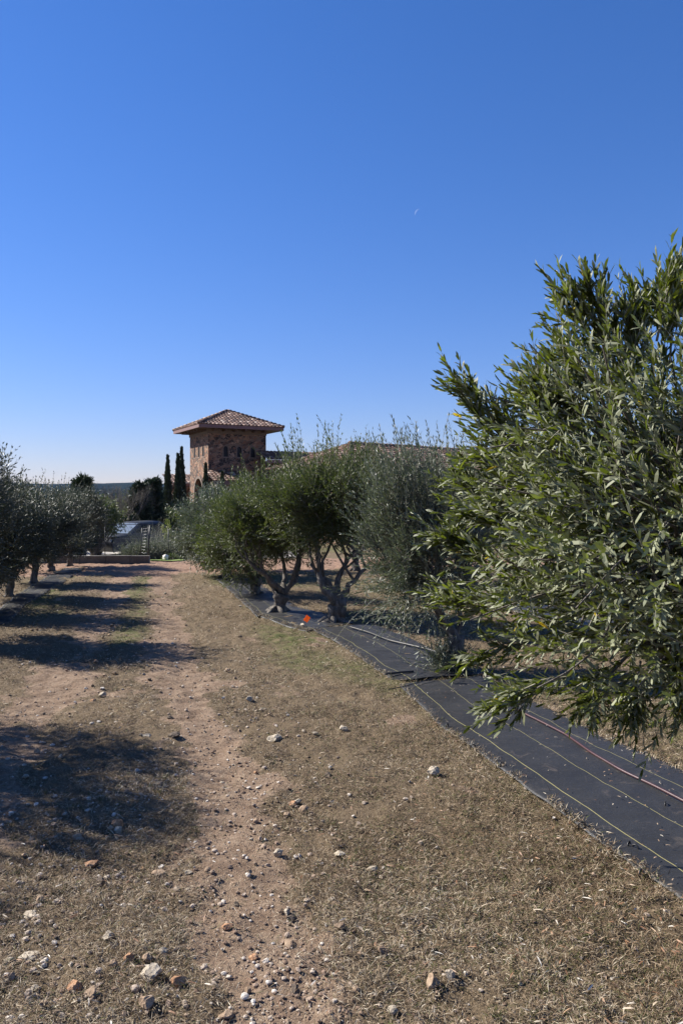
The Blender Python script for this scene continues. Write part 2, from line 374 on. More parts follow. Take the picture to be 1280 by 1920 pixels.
MAT['trim'] = simple('stone_trim', (.17, .125, .095), .85, .15, 6)
MAT['blackmetal'] = simple('black_metal', (.018, .018, .02), .5, .3, 10)
MAT['wire'] = simple('galvanised_wire', (.20, .20, .20), .4, .15, 10, .6)
MAT['hose_red'] = simple('maroon_hose', (.045, .014, .016), .45, .25, 12)
MAT['hose_black'] = simple('black_hose', (.016, .015, .015), .5, .3, 12)
m, nt, b, out = new_mat('orange_flag_vinyl'); b.inputs['Base Color'].default_value = (1, .30, .05, 1); b.inputs['Roughness'].default_value = .5
tr = nd(nt, 'ShaderNodeBsdfTranslucent', {'Color': (1, .36, .07, 1)}); mx = nd(nt, 'ShaderNodeMixShader', {0: .6, 1: b.outputs[0], 2: tr.outputs[0]}); nt.links.new(mx.outputs[0], out.inputs[0]); MAT['orange'] = m
MAT['asphalt'] = simple('pale_pavement', (.36, .33, .29), .9, .15, 1.5)
MAT['curb'] = simple('limestone_curb', (.13, .118, .10), .9, .3, 3, 0, .6, .01)
MAT['mulch'] = simple('red_mulch', (.14, .04, .028), .9, .35, 12, 0, .8, .02)
MAT['lawn'] = simple('green_lawn', (.16, .22, .035), .9, .35, 20, 0, .8, .02)
MAT['hill'] = simple('wooded_hill', (.011, .018, .018), .95, .5, .012, 0, 0, .004, 0)
MAT['carpaint'] = simple('dark_car_paint', (.03, .033, .038), .45, .05, 2, 0, 0)
MAT['tyre'] = simple('tyre_rubber', (.02, .02, .02), .8, .2, 8)
MAT['rim'] = simple('alloy_rim', (.5, .5, .52), .3, .1, 8, .9, 0)
MAT['lamp'] = simple('lamp_glass', (.7, .7, .7), .2, .05, 5, 0, 0)
m, nt, b, out = new_mat('pale_glass')
b.inputs['Base Color'].default_value = (.22, .26, .30, 1); b.inputs['Roughness'].default_value = .12; b.inputs['Metallic'].default_value = .25; MAT['glass'] = m
m, nt, b, out = new_mat('faint_moon')
b.inputs['Base Color'].default_value = (.55, .62, .75, 1); b.inputs['Roughness'].default_value = 1; b.inputs['Specular IOR Level'].default_value = 0
tr = nd(nt, 'ShaderNodeBsdfTransparent'); tl = nd(nt, 'ShaderNodeBsdfTranslucent', {'Color': (.85, .9, 1, 1)}); mx = nd(nt, 'ShaderNodeMixShader', {0: .10, 1: tr.outputs[0], 2: tl.outputs[0]}); nt.links.new(mx.outputs[0], out.inputs[0]); MAT['moon'] = m

# ---------------------------------------------------------------- ground sheet
def grow(a, step, ratio, end):
    r = []; v = a; s = step
    while (v - end) * (1 if step > 0 else -1) < 0:
        s *= ratio; v += s; r.append(v)
    return r
ys = list(np.arange(1.6, 9.0, .032)) ; ys = grow(1.6, -.05, 1.35, -60)[::-1] + ys + grow(ys[-1], .032, 1.012, 60); ys += grow(ys[-1], .7, 1.13, 9000)
xs = list(np.arange(-3.4, 4.6, .034)); xs = grow(-3.4, -.04, 1.05, -30)[::-1] + xs + grow(xs[-1], .04, 1.05, 30)
xs = grow(xs[0], -2.0, 1.25, -9000)[::-1] + xs + grow(xs[-1], 2.0, 1.25, 9000)
xs = np.array(xs); ys = np.array(ys); X, Y = np.meshgrid(xs, ys)
# fabric strips (piecewise centre lines) are needed to press the ground flat below them
near = (1 - sstep(30, 60, Y)) * (np.abs(X) < 30)
Z = glow(X, Y) + rough(X, Y) * near
soil = track(X, Y) * (Y < 23)
ny, nx = X.shape
I = (np.arange(ny - 1)[:, None] * nx + np.arange(nx - 1)[None]).ravel()
g = MB(); g.add(np.stack([X, Y, Z], -1).reshape(-1, 3), np.stack([I, I + 1, I + nx + 1, I + nx], 1), 0, None, True)
ground = g.build('ground', MAT['ground']); tag(ground, kind='structure')
def vattr(o, name, arr):
    a = o.data.attributes.new(name, 'FLOAT', 'POINT'); a.data.foreach_set('value', np.asarray(arr, np.float32).ravel())
vattr(ground, 'soil', soil)
def greenmap(X, Y):
    g_ = fbm(X * .8, Y * .5, 4, 71)
    band = .75 * np.exp(-((X + .38) / .32) ** 2) * sstep(7, 10, Y) + .5 * np.exp(-((X + 2.0) / .5) ** 2) * sstep(6, 9, Y)
    band = band + .30 * sstep(.9, 1.4, X) + -.12 + .35 * np.exp(-((X - 1.9) ** 2 / .15 + (Y - 7.2) ** 2 / .8)) + .25 * sstep(4.5, 5.5, X)
    return np.clip(sstep(.15, .75, band + .8 * g_), 0, 1)
vattr(ground, 'green', greenmap(X, Y))
vattr(ground, 'redsoil', np.clip(.55 * sstep(16, 19, Y) + .12, 0, 1) * np.ones_like(X))

# paved drive, lawn and mulch behind the kerb
def sheet(name, pts, z_off, mat, kind='structure', seg=24, label=None):
    # pts: quad corners on the ground, subdivided and laid over the land
    a, b_, c_, d_ = [np.array(p[:2]) for p in pts]; s = MB(); g2 = []
    for i in range(seg + 1):
        for j in range(seg + 1):
            u, v = i / seg, j / seg; p = (a * (1 - u) + b_ * u) * (1 - v) + (d_ * (1 - u) + c_ * u) * v
            g2.append((p[0], p[1], float(glow(p[0], p[1])) + z_off))
    n = seg + 1; I = (np.arange(seg)[:, None] * n + np.arange(seg)[None]).ravel()
    s.add(g2, np.stack([I, I + n, I + n + 1, I + 1], 1), 0, None, True); o = s.build(name, mat); tag(o, kind=kind); return o
sheet('driveway', [pd(-400, 23.4), pd(560, 23.4), pd(560, 41), pd(-400, 41)], .03, MAT['asphalt'])
sheet('lawn', [pd(281, 21.6), pd(345, 21.6), pd(345, 23.2), pd(281, 23.2)], .035, MAT['lawn'], seg=6)
sheet('mulch_bed', [pd(272, 25.6), pd(380, 25.6), pd(380, 27.6), pd(272, 27.6)], .05, MAT['mulch'], seg=6)

# hills
def hill(seed, d, ytop, amp, w0, w1):
    s = MB(); n = 240; rows = 14; V = []
    for j in range(rows):
        for i in range(n):
            a = w0 + (w1 - w0) * i / (n - 1)
            dd = d * (1 - .35 * (1 - j / (rows - 1)))
            hgt = HCAM + (940 - ytop) / FPX * d + amp * float(fbm(np.array([a * 9.0]), np.array([0.0]), 5, seed)[0])
            prof = math.sin(j / (rows - 1) * math.pi / 2) ** 1.3
            z = -4 + (hgt + 4) * prof + 2.2 * float(noise2(a * 120.0, j * 1.7, seed)) * prof
            V.append((dd * math.sin(a), dd * math.cos(a), z))
    for i in range(n):
        a = w0 + (w1 - w0) * i / (n - 1); V.append((d * 1.25 * math.sin(a), d * 1.25 * math.cos(a), -30))
    rows += 1; I = (np.arange(rows - 1)[:, None] * n + np.arange(n - 1)[None]).ravel()
    s.add(V, np.stack([I, I + 1, I + n + 1, I + n], 1), 0, None, True)
    o = s.build('hills', MAT['hill']); tag(o, kind='structure'); return o
hill(3, 2300, 911, 16, R_(-75), R_(95))
hill(8, 1500, 920, 9, R_(-75), R_(95))

# ---------------------------------------------------------------- olive trees
def shoots(mb, rng, O, D, L, per, leafL, leafW, fine=False, up=.25, K=6, twr=.0022, tone=(0.0, 1.0), spread=.75, mi_leaf=0, mi_twig=1, tvar=None):
    """shoots with opposite pairs of narrow leaves; O, D = N x 3"""
    N = len(O); t = np.linspace(0, 1, K)
    bendv = rng.normal(size=(N, 3)) * .22 + np.array([0, 0, up])
    L = L.reshape(-1, 1, 1)
    Pp = O[:, None] + L * (t[None, :, None] * D[:, None] + (t ** 2)[None, :, None] * .5 * bendv[:, None])
    mb.twigs(Pp, np.full(N, twr), np.full(N, twr * .35), mi_twig)
    M_ = per
    tl = (np.linspace(.12, 1.0, M_)[None] + rng.normal(size=(N, M_)) * .02).clip(.02, 1)
    q = O[:, None] + L * (tl[..., None] * D[:, None] + (tl ** 2)[..., None] * .5 * bendv[:, None])
    T = nrm(D[:, None] + tl[..., None] * bendv[:, None])
    ref = nrm(rng.normal(size=(N, 1, 3))); A = nrm(np.cross(T, ref)); B = np.cross(T, A)
    out = []
    par = (np.arange(M_) // 1) % 2
    rot = rng.random((N, 1)) * 6.28 + par[None] * math.pi / 2 + rng.normal(size=(N, M_)) * .3
    for sgn in (0, math.pi):
        th = rot + sgn; S = np.cos(th)[..., None] * A + np.sin(th)[..., None] * B
        ang = spread * (1 - .45 * tl) + rng.normal(size=(N, M_)) * .18
        Dl = nrm(np.cos(ang)[..., None] * T + np.sin(ang)[..., None] * S + rng.normal(size=(N, M_, 3)) * .10)
        Nn = nrm(np.sin(ang)[..., None] * T - np.cos(ang)[..., None] * S + rng.normal(size=(N, M_, 3)) * .25)
        sz = (1 - .45 * (tl - .4).clip(0, 1)) * (.55 + .78 * rng.random((N, M_)))
        tn = tone[0] + (tone[1] - tone[0]) * (.5 * rng.random((N, 1)) + .5 * rng.random((N, M_)))
        if tvar is not None: tn = tn * .6 + tvar[:, None] * .4
        tn = np.where(rng.random((N, M_)) < .003, 1.0, tn * .96)
        mb.leaves(q.reshape(-1, 3), Dl.reshape(-1, 3), Nn.reshape(-1, 3), (leafL * sz).ravel(), (leafW * sz).ravel(), mi_leaf, tn.ravel(), fine, .10)

def limb_path(rng, a, b, n=7, sag=.12, kink=.03):
    a = np.array(a, float); b = np.array(b, float); t = np.linspace(0, 1, n)[:, None]
    L = np.linalg.norm(b - a); side = rng.normal(size=3) * sag * L; side[2] = -abs(side[2]) * .3
    p = a + (b - a) * t + side * np.sin(t * math.pi) ; p[1:-1] += rng.normal(size=(n - 2, 3)) * kink * L
    return p

def olive(base, crown_c, rad, n_clusters, n_shoots, seed, leaf='leaf_mid', trunk_h=.35, trunk_r=.09, nlimb=5, leafL=.06, leafW=.013,
          shootL=(.25, .45), per=9, fine=False, up=.25, bias=(0, 0, .5), top_sprouts=0, sprL=(.5, .8), multi=False, extra=None, drop=.35, holes=.25,
          mass=1.0, tone=(0, 1), solid=True, name='olive_tree', roots=True, cluster_r=.27, rt=None, limbs=None):
    """base: world point; crown_c relative to base; rad: radii of the crown"""
    rng = np.random.default_rng(seed); root = empty(name, base); cc = np.array(crown_c, float); rad = np.array(rad, float)
    tr = MB(); th = trunk_h
    top = np.array([rng.normal() * .04, rng.normal() * .04, th])
    K = 9; t = np.linspace(0, 1, K)[:, None]; tp = np.array([0, 0, -.06]) + (top - np.array([0, 0, -.06])) * t + rng.normal(size=(K, 3)) * .012 * (t > 0)
    rr = trunk_r * (1 + .75 * np.exp(-t[:, 0] * 6) + .20 * np.exp(-((t[:, 0] - .85) / .2) ** 2) + .08 * rng.normal(size=K))
    tr.tube(tp, rr, 14, 0, wob=.28, seed=seed)
    if roots:
        for k in range(5):
            a = k * 1.257 + rng.random(); e = np.array([math.cos(a), math.sin(a), 0]) * trunk_r * 2.6
            tr.tube([[0, 0, trunk_r * .9], e * .45 + [0, 0, trunk_r * .35], e + [0, 0, -.05]], [trunk_r * .5, trunk_r * .42, trunk_r * .18], 8, 0, wob=.2, seed=k)
    ends = []
    fixed = limbs is not None
    if limbs is None:
        limbs = []
        for k in range(nlimb):
            a = k / nlimb * 6.283 + rng.random() * .8; el = .35 + .5 * rng.random()
            limbs.append(np.array([0, 0, th]) + (cc - [0, 0, th]) * np.array([1, 1, .55 + .3 * el]) + rad * np.array([math.cos(a) * .55, math.sin(a) * .55, 0]))
    for k, e in enumerate(limbs):
        e = np.array(e, float)
        p = limb_path(rng, top * [1, 1, .80] + rng.normal(size=3) * .02, e, 9, .10, .02)
        r0 = trunk_r * ((.38 if not fixed else .56) + .14 * rng.random()); tr.tube(p, r0 * np.linspace(1, .28, 9), 9, 0, wob=.18, seed=seed + k)
        ends.append(p)
        for j in range(3):
            q0 = p[5 + j]; q1 = cc + rad * nrm(nrm((q0 - cc) * [1, 1, 0]) * .7 + rng.normal(size=3) * .45 + [0, 0, .5]) * .62; q1 = q0 + (q1 - q0) * .85; q1[2] = max(q1[2], q0[2] + .12)
            pp = limb_path(rng, q0, q1, 7, .12, .03); tr.tube(pp, r0 * .34 * np.linspace(1, .25, 7), 6, 0, wob=.1, seed=k * 7 + j); ends.append(pp)
    if not solid: pass
    ep = np.concatenate([e[2:] for e in ends])
    # clusters of shoots, denser near the outside, irregular outline
    u = nrm(rng.normal(size=(n_clusters, 3)))
    lump = 1 + .28 * np.sin(u[:, 0] * 3.1 + seed) + .16 * np.sin(u[:, 1] * 4.3 + seed * 2) + .12 * np.sin(u[:, 2] * 5 + seed)
    rr = (rng.random(n_clusters) ** .42) * lump
    cl = cc + rad * u * rr[:, None]
    low = cl[:, 2] < cc[2] - rad[2] * .6
    keep = ~(low & (rng.random(n_clusters) < drop)); cl = cl[keep]; u = u[keep]; nC = len(cl)
    # branchlets from the limbs to the clusters
    idx = np.argmin(((cl[:, None] - ep[None]) ** 2).sum(-1), 1); st = ep[idx]
    tt = np.linspace(0, 1, 6)[None, :, None]; mid = rng.normal(size=(nC, 1, 3)) * .05
    bp = st[:, None] + (cl - st)[:, None] * tt + mid * np.sin(tt * math.pi)
    tr.twigs(bp, np.full(nC, .008), np.full(nC, .003), 0, 4)
    trunk = tr.build('trunk', MAT['bark'], root)
    cr = MB()
    ci = rng.integers(0, nC, n_shoots); tb = rng.random(n_shoots) ** .5
    O = bp[ci, 2] * (1 - tb)[:, None] + cl[ci] * tb[:, None] + rng.normal(size=(n_shoots, 3)) * cluster_r * rad * .38
    rel = (O - cc) / rad; over = np.linalg.norm(rel, axis=1); O = np.where((over > 1.12)[:, None], cc + rad * rel / over[:, None] * 1.08, O)
    D = nrm(nrm((O - cc) / rad) * .75 + np.array(bias) + rng.normal(size=(n_shoots, 3)) * .42)
    Ls = rng.uniform(shootL[0], shootL[1], n_shoots)
    ctone = rng.random(nC)
    O[:, 2] = np.maximum(O[:, 2], .08)
    shoots(cr, rng, O - D * Ls[:, None] * .35, D, Ls, per, leafL, leafW, fine, up, tone=tone, tvar=ctone[ci])
    if top_sprouts:
        u = nrm(rng.normal(size=(top_sprouts, 3)) * [1, 1, .25] + [0, 0, .85]); O = cc + rad * u * (.70 + .2 * rng.random((top_sprouts, 1)))
        D = nrm(u * .30 + np.array(bias) * .9 + np.array([0, 0, .55]) + rng.normal(size=(top_sprouts, 3)) * .16)
        Ls = rng.uniform(sprL[0], sprL[1], top_sprouts)
        shoots(cr, rng, O, D, Ls, int(per * 1.9), leafL, leafW, fine, up * .6, twr=.003, tone=tone)
    if extra is not None: extra(cr, rng)
    cr.build('crown', [MAT[leaf], MAT['twig']], root)
    return root
def shadeless(): pass

GR = 'olive trees along the left side of the drive'; GL = 'olive trees along the right side of the drive'
# left row; label, x, y, crown centre z, radii, leaf count
left = [
 (-3.40, 6.35, 1.52, (1.15, 1.38, 1.05), 'olive tree just outside the left edge throwing the broad near shadow', 3600),
 (-2.60, 10.3, 1.62, (.88, .80, .92), 'tall olive at the left picture edge with upright feathery tips', 1500),
 (-2.62, 12.4, 1.22, (.85, .75, .80), 'dark-crowned olive over the nearest left fabric patch, second visible in the left row', 1300),
 (-2.50, 14.25, 1.20, (.85, .72, .72), 'dark olive whose thin trunk stands at the left edge beside torn fabric', 1300),
 (-2.48, 16.7, 1.22, (.90, .75, .78), 'olive with forked trunk standing on black fabric left of the drive', 1300),
 (-2.50, 19.5, 1.18, (.92, .8, .85), 'olive with short thick trunk at the far end of the left fabric', 1200),
 (-2.25, 21.0, 1.30, (.85, .8, .68), 'low drooping olive whose branches hang over the kerb end', 1200),
]
for k, (x, y, cz, rad, lab, n) in enumerate(left):
    z = gz(x, y)
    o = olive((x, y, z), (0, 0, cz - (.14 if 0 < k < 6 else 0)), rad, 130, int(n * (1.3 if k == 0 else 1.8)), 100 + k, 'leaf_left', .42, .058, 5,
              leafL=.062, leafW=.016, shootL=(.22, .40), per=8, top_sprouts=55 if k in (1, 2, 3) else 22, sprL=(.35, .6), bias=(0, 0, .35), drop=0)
    tag(o, lab, 'tree', GR)
# right row
p = pg(625, 1166)
def lim(*a): return [np.array(q) for q in a]
R3 = olive(p, (.03, 0, 1.60), (.98, .80, .76), 210, 3100, 201, 'leaf_mid', .30, .105, 5, leafL=.060, leafW=.0135, shootL=(.22, .40), per=9, top_sprouts=38, sprL=(.35, .6),
           bias=(-.1, 0, .4), drop=1, cluster_r=.26, limbs=lim((-.33, .0, .80), (-.20, .12, .95), (.50, -.03, .80), (.36, .2, .98)))
tag(R3, 'olive with wide V-shaped forked trunk behind the small orange flag', 'tree', GL)
p = pg(520, 1148)
R2 = olive(p, (-.12, .1, 1.32), (.95, .8, .80), 180, 2600, 202, 'leaf_mid', .28, .10, 6, leafL=.058, leafW=.0135, shootL=(.2, .36), per=9, top_sprouts=30, sprL=(.3, .45), bias=(-.05, 0, .3), drop=.9)
tag(R2, 'bushy olive with many stems from one stump, left of the forked olive', 'tree', GL)
p = pg(482, 1114)
R1 = olive(p, (-.28, 0, 1.03), (.85, .85, .80), 150, 1900, 203, 'leaf_mid', .32, .08, 4, leafL=.06, leafW=.014, shootL=(.2, .36), per=9, top_sprouts=14, sprL=(.25, .4), bias=(0, 0, .2), drop=.1)
tag(R1, 'green olive with low skirted crown and slender leaning trunk on the fabric', 'tree', GL)
p = pg(425, 1082)
R0 = olive(p, (-.05, 0, 1.0), (1.02, .95, .80), 190, 3100, 204, 'leaf_grey', .3, .09, 5, leafL=.065, leafW=.018, shootL=(.22, .38), per=8, top_sprouts=10, sprL=(.25, .4), bias=(0, 0, .2), drop=0)
tag(R0, 'silvery grey olive with rounded crown at the far end of the right row', 'tree', GL)
p = pg(470, 1070)
o = olive(p, (0, 0, 1.05), (1.0, .9, .75), 120, 1300, 205, 'leaf_grey', .3, .09, 5, leafL=.065, leafW=.018, shootL=(.22, .4), per=8, top_sprouts=10, bias=(0, 0, .2), drop=.1)
tag(o, 'grey olive crown just behind and right of the silvery rounded olive', 'tree', GL)
# willowy tree with suckers
p = pg(846, 1256)
def suck(cr, rng):
    n = 330; O = rng.normal(size=(n, 3)) * [.08, .08, .03] + [-.02, 0, .03]
    D = nrm(rng.normal(size=(n, 3)) * .7 + [-.05, -.15, .75]); shoots(cr, rng, O, D, rng.uniform(.12, .34, n), 9, .042, .010, False, .05, tone=(0, .6))
    n = 150; O = rng.normal(size=(n, 3)) * [.18, .3, .14] + [-.30, .1, .75]
    D = nrm(rng.normal(size=(n, 3)) * .5 + [-.55, -.2, -.2]); shoots(cr, rng, O, D, rng.uniform(.3, .6, n), 12, .055, .012, False, -.2)
R4 = olive(p, (-.22, .15, 1.30), (.58, .55, .72), 130, 1250, 206, 'leaf_grey', .35, .075, 6, leafL=.058, leafW=.012, shootL=(.3, .5), per=12, top_sprouts=150, sprL=(.35, .65),
           bias=(-.28, 0, .95), up=.15, drop=.5, extra=suck)
tag(R4, 'willowy grey-green olive with long upright shoots and suckers at its foot', 'tree', GL)
# big near tree
base = np.array([2.62, 3.05, 0.0]); base[2] = gz(base[0], base[1])
def L_(px, py, d): return pt(px, py, d) - base
sprays = [((1010, 900), (838, 690), 3.7, 34), ((960, 900), (905, 850), 3.8, 10), ((1170, 740), (1092, 505), 3.5, 26), ((1230, 640), (1262, 525), 3.3, 14), ((1150, 680), (1048, 535), 3.5, 20),
          ((1090, 780), (975, 735), 3.6, 22), ((1120, 760), (1045, 640), 3.6, 20), ((1060, 840), (1000, 700), 3.7, 22), ((1255, 690), (1262, 530), 3.4, 24),
          ((1200, 700), (1180, 575), 3.5, 22), ((960, 960), (850, 880), 3.9, 20), ((950, 1060), (800, 990), 3.9, 24), ((960, 1150), (815, 1120), 3.9, 20),
          ((1060, 1270), (915, 1335), 3.3, 18), ((1200, 1240), (1190, 1340), 3.4, 14), ((1290, 1200), (1275, 1340), 3.3, 16), ((1000, 1200), (880, 1240), 3.8, 12), ((1120, 1250), (1100, 1330), 3.4, 12),
          ((1250, 620), (1200, 560), 3.6, 16), ((1030, 1000), (840, 950), 3.8, 20)]
def hero_extra(cr, rng):
    for (a, b_, d, n) in sprays:
        A, B = L_(a[0], a[1], d + .1), L_(b_[0], b_[1], d); v = B - A; L = np.linalg.norm(v); v = v / L
        n = int(n * 1.5); t = rng.random(n) ** .7; O = A + (B - A) * (t * .78)[:, None] + rng.normal(size=(n, 3)) * .02
        D = nrm(v + rng.normal(size=(n, 3)) * .33); Ls = rng.uniform(.14, .30, n) * (1 - .3 * t)
        shoots(cr, rng, O, D, Ls, 8, .066, .0135, True, .1, spread=.6)
        tt = np.linspace(0, 1, 8)[:, None]; P = A + (B - A) * tt * .98 + np.array([0, 0, .03]) * np.sin(tt * math.pi)
        cr.tube(P, np.linspace(.006, .002, 8), 5, 1, cap=False)
        shoots(cr, rng, (A + (B - A) * .55)[None], v[None], np.array([L * .42]), 13, .062, .0145, True, .05)
cc = L_(1345, 985, 3.75)
H = olive(base, cc, (1.04, 1.15, .85), 380, 2900, 300, 'leaf_near', .45, .11, 6, leafL=.066, leafW=.0135, shootL=(.24, .46), per=11, fine=True, up=.1,
          bias=(-.32, 0, .30), top_sprouts=45, sprL=(.3, .5), drop=.4, extra=hero_extra, cluster_r=.40)
tag(H, 'big near olive filling the right edge, glossy leaves and a few yellow ones', 'tree', GL)

# next row to the right, seen under and between the crowns
GX = 'olive trees of the next row beyond the right row'
nextrow = [(5.3, 9.6, 'olive of the next row with its dark trunk behind the willowy olive'), (5.15, 12.6, 'olive of the next row seen through the gap right of the forked trunk'),
           (4.8, 15.2, 'olive of the next row behind the forked trunk'), (4.5, 18.0, 'distant olive of the next row behind the many-stemmed olive')]
for k, (x, y, lab) in enumerate(nextrow):
    o = olive((x, y, gz(x, y)), (0, 0, 1.45), (.9, .95, .82), 100, 1000, 400 + k, 'leaf_mid', .5, .085, 5, leafL=.065, leafW=.017, shootL=(.25, .42), per=8, top_sprouts=12, bias=(0, 0, .3), drop=.6)
    tag(o, lab, 'tree', GX)

# ---------------------------------------------------------------- cypresses, evergreens, bare tree, shrubs
def cypress(px, ytop, ybot, d, wpx, seed, lab, n=5200):
    rng = np.random.default_rng(seed); z0 = gz(*pd(px, d)[:2]); b_ = pd(px, d, z0)
    ht = pt(px, ytop, d)[2] - z0; r = wpx / FPX * d / 2
    root = empty('cypress_tree', b_); t = MB(); t.tube([[0, 0, -.1], [0, 0, ht * .5], [0, 0, ht * .93]], [r * .22, r * .15, .02], 8); t.build('trunk', MAT['bark'], root)
    h = rng.random(n) ** .8; prof = np.minimum(1, (h * 9 + .25)) * (1 - h) ** 1.0 * 1.35
    th = rng.random(n) * 6.283; q = r * prof * (.62 + .42 * rng.random(n) + .22 * noise2(th * 1.6, h * 16, seed))
    P = np.stack([np.cos(th) * q, np.sin(th) * q, .1 + h * (ht - .2)], 1)
    D = nrm(np.stack([np.cos(th) * .35, np.sin(th) * .35, np.ones(n)], 1) + rng.normal(size=(n, 3)) * .22); Nn = nrm(np.stack([np.cos(th), np.sin(th), np.zeros(n) - .2], 1) + rng.normal(size=(n, 3)) * .3)
    c_ = MB(); c_.leaves(P, D, Nn, .30 * (.5 + rng.random(n)) * (1 - .5 * h), .11 * (.6 + .6 * rng.random(n)), 0, rng.random(n)); c_.build('crown', MAT['leaf_dark'], root)
    tag(root, lab, 'tree', 'Italian cypresses by the stone tower'); return root
cypress(315, 853, 970, 52, 17, 1, 'slender dark cypress standing alone left of the twin cypresses')
cypress(334, 850, 970, 53, 17, 2, 'front cypress of the touching pair left of the tower')
cypress(341, 838, 970, 55, 19, 3, 'taller rear cypress of the touching pair left of the tower')
cypress(386, 868, 960, 53, 17, 4, 'narrow cypress in front of the near corner of the tower', 3500)
cypress(417, 884, 960, 51, 11, 5, 'smallest cypress in front of the low porch roof', 2500)

def leafy(name, base, blobs, n, seed, mat, lab, cat, group=None, ll=.16, lw=.09, trunk=None, shoot=None, up=.3, tone=(0, 1)):
    """irregular crown from leaf clumps scattered through overlapping lumps; blobs = (offset, radii)"""
    rng = np.random.default_rng(seed); root = empty(name, base); c_ = MB(); t = MB()
    w_ = np.array([np.prod(b[1]) for b in blobs]) ** .7; w_ = w_ / w_.sum()
    for (o, r), f in zip(blobs, w_):
        k = int(n * f) + 5; o = np.array(o); r = np.array(r); cl = max(6, k // 40)
        u = nrm(rng.normal(size=(cl, 3))); cp = o + r * u * (rng.random((cl, 1)) ** .35)
        ci = rng.integers(0, cl, k); P = cp[ci] + rng.normal(size=(k, 3)) * r * .16; P[:, 2] = np.maximum(P[:, 2], .03)
        D = nrm(nrm(P - o) * .6 + [0, 0, up] + rng.normal(size=(k, 3)) * .6); Nn = nrm(rng.normal(size=(k, 3)) + [0, 0, .4])
        c_.leaves(P, D, Nn, ll * (.5 + rng.random(k)), lw * (.6 + .8 * rng.random(k)), 0, tone[0] + (tone[1] - tone[0]) * (.5 * rng.random(cl)[ci] + .5 * rng.random(k)))
        T0 = np.array([0, 0, 0.1]); tt = np.linspace(0, 1, 5)[None, :, None]
        q = T0 + (cp - T0)[:, None] * tt + rng.normal(size=(cl, 1, 3)) * .05 * np.sin(tt * 3.14); t.twigs(q, np.full(cl, .018), np.full(cl, .006), 0, 4)
    if trunk: t.tube([[0, 0, -.1], [.02, 0, trunk[0] * .5], [0, .03, trunk[0]]], [trunk[1] * 1.3, trunk[1], trunk[1] * .6], 9, wob=.15)
    t.build('trunk' if cat == 'tree' else 'stems', MAT['bark'], root); c_.build('crown' if cat == 'tree' else 'foliage', MAT[mat], root)
    tag(root, lab, cat, group); return root
def B0(px, d): q = pd(px, d); return np.array([q[0], q[1], gz(q[0], q[1])])
GT = 'dark trees beyond the drive'
def conifer(px, ytop, d, wpx, seed, lab, n=7000):
    rng = np.random.default_rng(seed); b_ = B0(px, d); ht = pt(px, ytop, d)[2] - b_[2]; r = wpx / FPX * d / 2
    root = empty('evergreen_tree', b_); t = MB(); t.tube([[0, 0, -.1], [0, 0, ht * .5], [.05, 0, ht * .95]], [.16, .1, .02], 8, wob=.1)
    nb = 70; hb = np.sort(rng.random(nb)) ** .8 * .93 + .04; ab = rng.random(nb) * 6.283; lb = r * (1 - hb ** 1.3) * (.6 + .6 * rng.random(nb)) + .12
    O = np.stack([np.zeros(nb), np.zeros(nb), hb * ht], 1); E = O + np.stack([np.cos(ab) * lb, np.sin(ab) * lb, lb * (.35 + .3 * rng.random(nb))], 1)
    tt = np.linspace(0, 1, 5)[None, :, None]; Q = O[:, None] + (E - O)[:, None] * tt; t.twigs(Q, np.full(nb, .03), np.full(nb, .008), 0, 4); t.build('trunk', MAT['bark'], root)
    bi = rng.integers(0, nb, n); s = rng.random(n) ** .6; P = O[bi] + (E - O)[bi] * s[:, None] + rng.normal(size=(n, 3)) * (.05 + .10 * lb[bi])[:, None]
    D = nrm((E - O)[bi] / lb[bi][:, None] + rng.normal(size=(n, 3)) * .55); c_ = MB(); c_.leaves(P, D, nrm(rng.normal(size=(n, 3)) + [0, 0, .5]), .22 * (.5 + rng.random(n)), .075 * (.6 + .6 * rng.random(n)), 0, rng.random(n))
    c_.build('crown', MAT['leaf_dark'], root); tag(root, lab, 'tree', GT); return root
conifer(262, 908, 37, 52, 11, 'dark evergreen immediately right of the bare tree')
conifer(287, 899, 38, 44, 12, 'taller ragged dark evergreen left of the lone cypress')
conifer(155, 897, 30, 34, 13, 'pointed conifer rising above the left olive row', 5000)
leafy('evergreen_tree', B0(112, 30), [((0, 0, 1.0), (1.1, .9, 1.0)), ((.5, 0, 1.4), (.6, .6, .45))], 5200, 21, 'leaf_mid', 'rounded bushy tree top between the left olives and the pointed conifer', 'tree', GT, .13, .05, (1.2, .1))
leafy('evergreen_tree', B0(175, 31), [((0, 0, 1.6), (.9, .8, .8)), ((.7, 0, 1.5), (.5, .6, .5))], 5200, 22, 'leaf_mid', 'dusky broad evergreen left of the bare tree, behind the kerb', 'tree', GT, .13, .05, (1.2, .1))
leafy('evergreen_tree', B0(40, 34), [((0, 0, 1.3), (1.6, 1.0, 1.2))], 5200, 23, 'leaf_mid', 'far bushy tree hidden behind the olives at the left edge', 'tree', GT, .14, .06, (1.2, .1))
leafy('evergreen_tree', B0(236, 42), [((0, 0, 1.2), (1.6, .9, 1.3)), ((1.6, 0, .9), (1.4, .9, 1.0)), ((-1.7, 0, .9), (1.4, .9, 1.1))], 9000, 24, 'leaf_mid', 'low dark thicket under the bare tree beyond the paved drive', 'tree', GT, .2, .09, (1.0, .1))
leafy('evergreen_tree', B0(330, 47), [((0, 0, .9), (1.5, .9, 1.3)), ((1.6, 0, .8), (1.2, .9, 1.2))], 5200, 25, 'leaf_dark', 'dark bush mass at the feet of the twin cypresses', 'tree', GT, .2, .09, (1.0, .1))

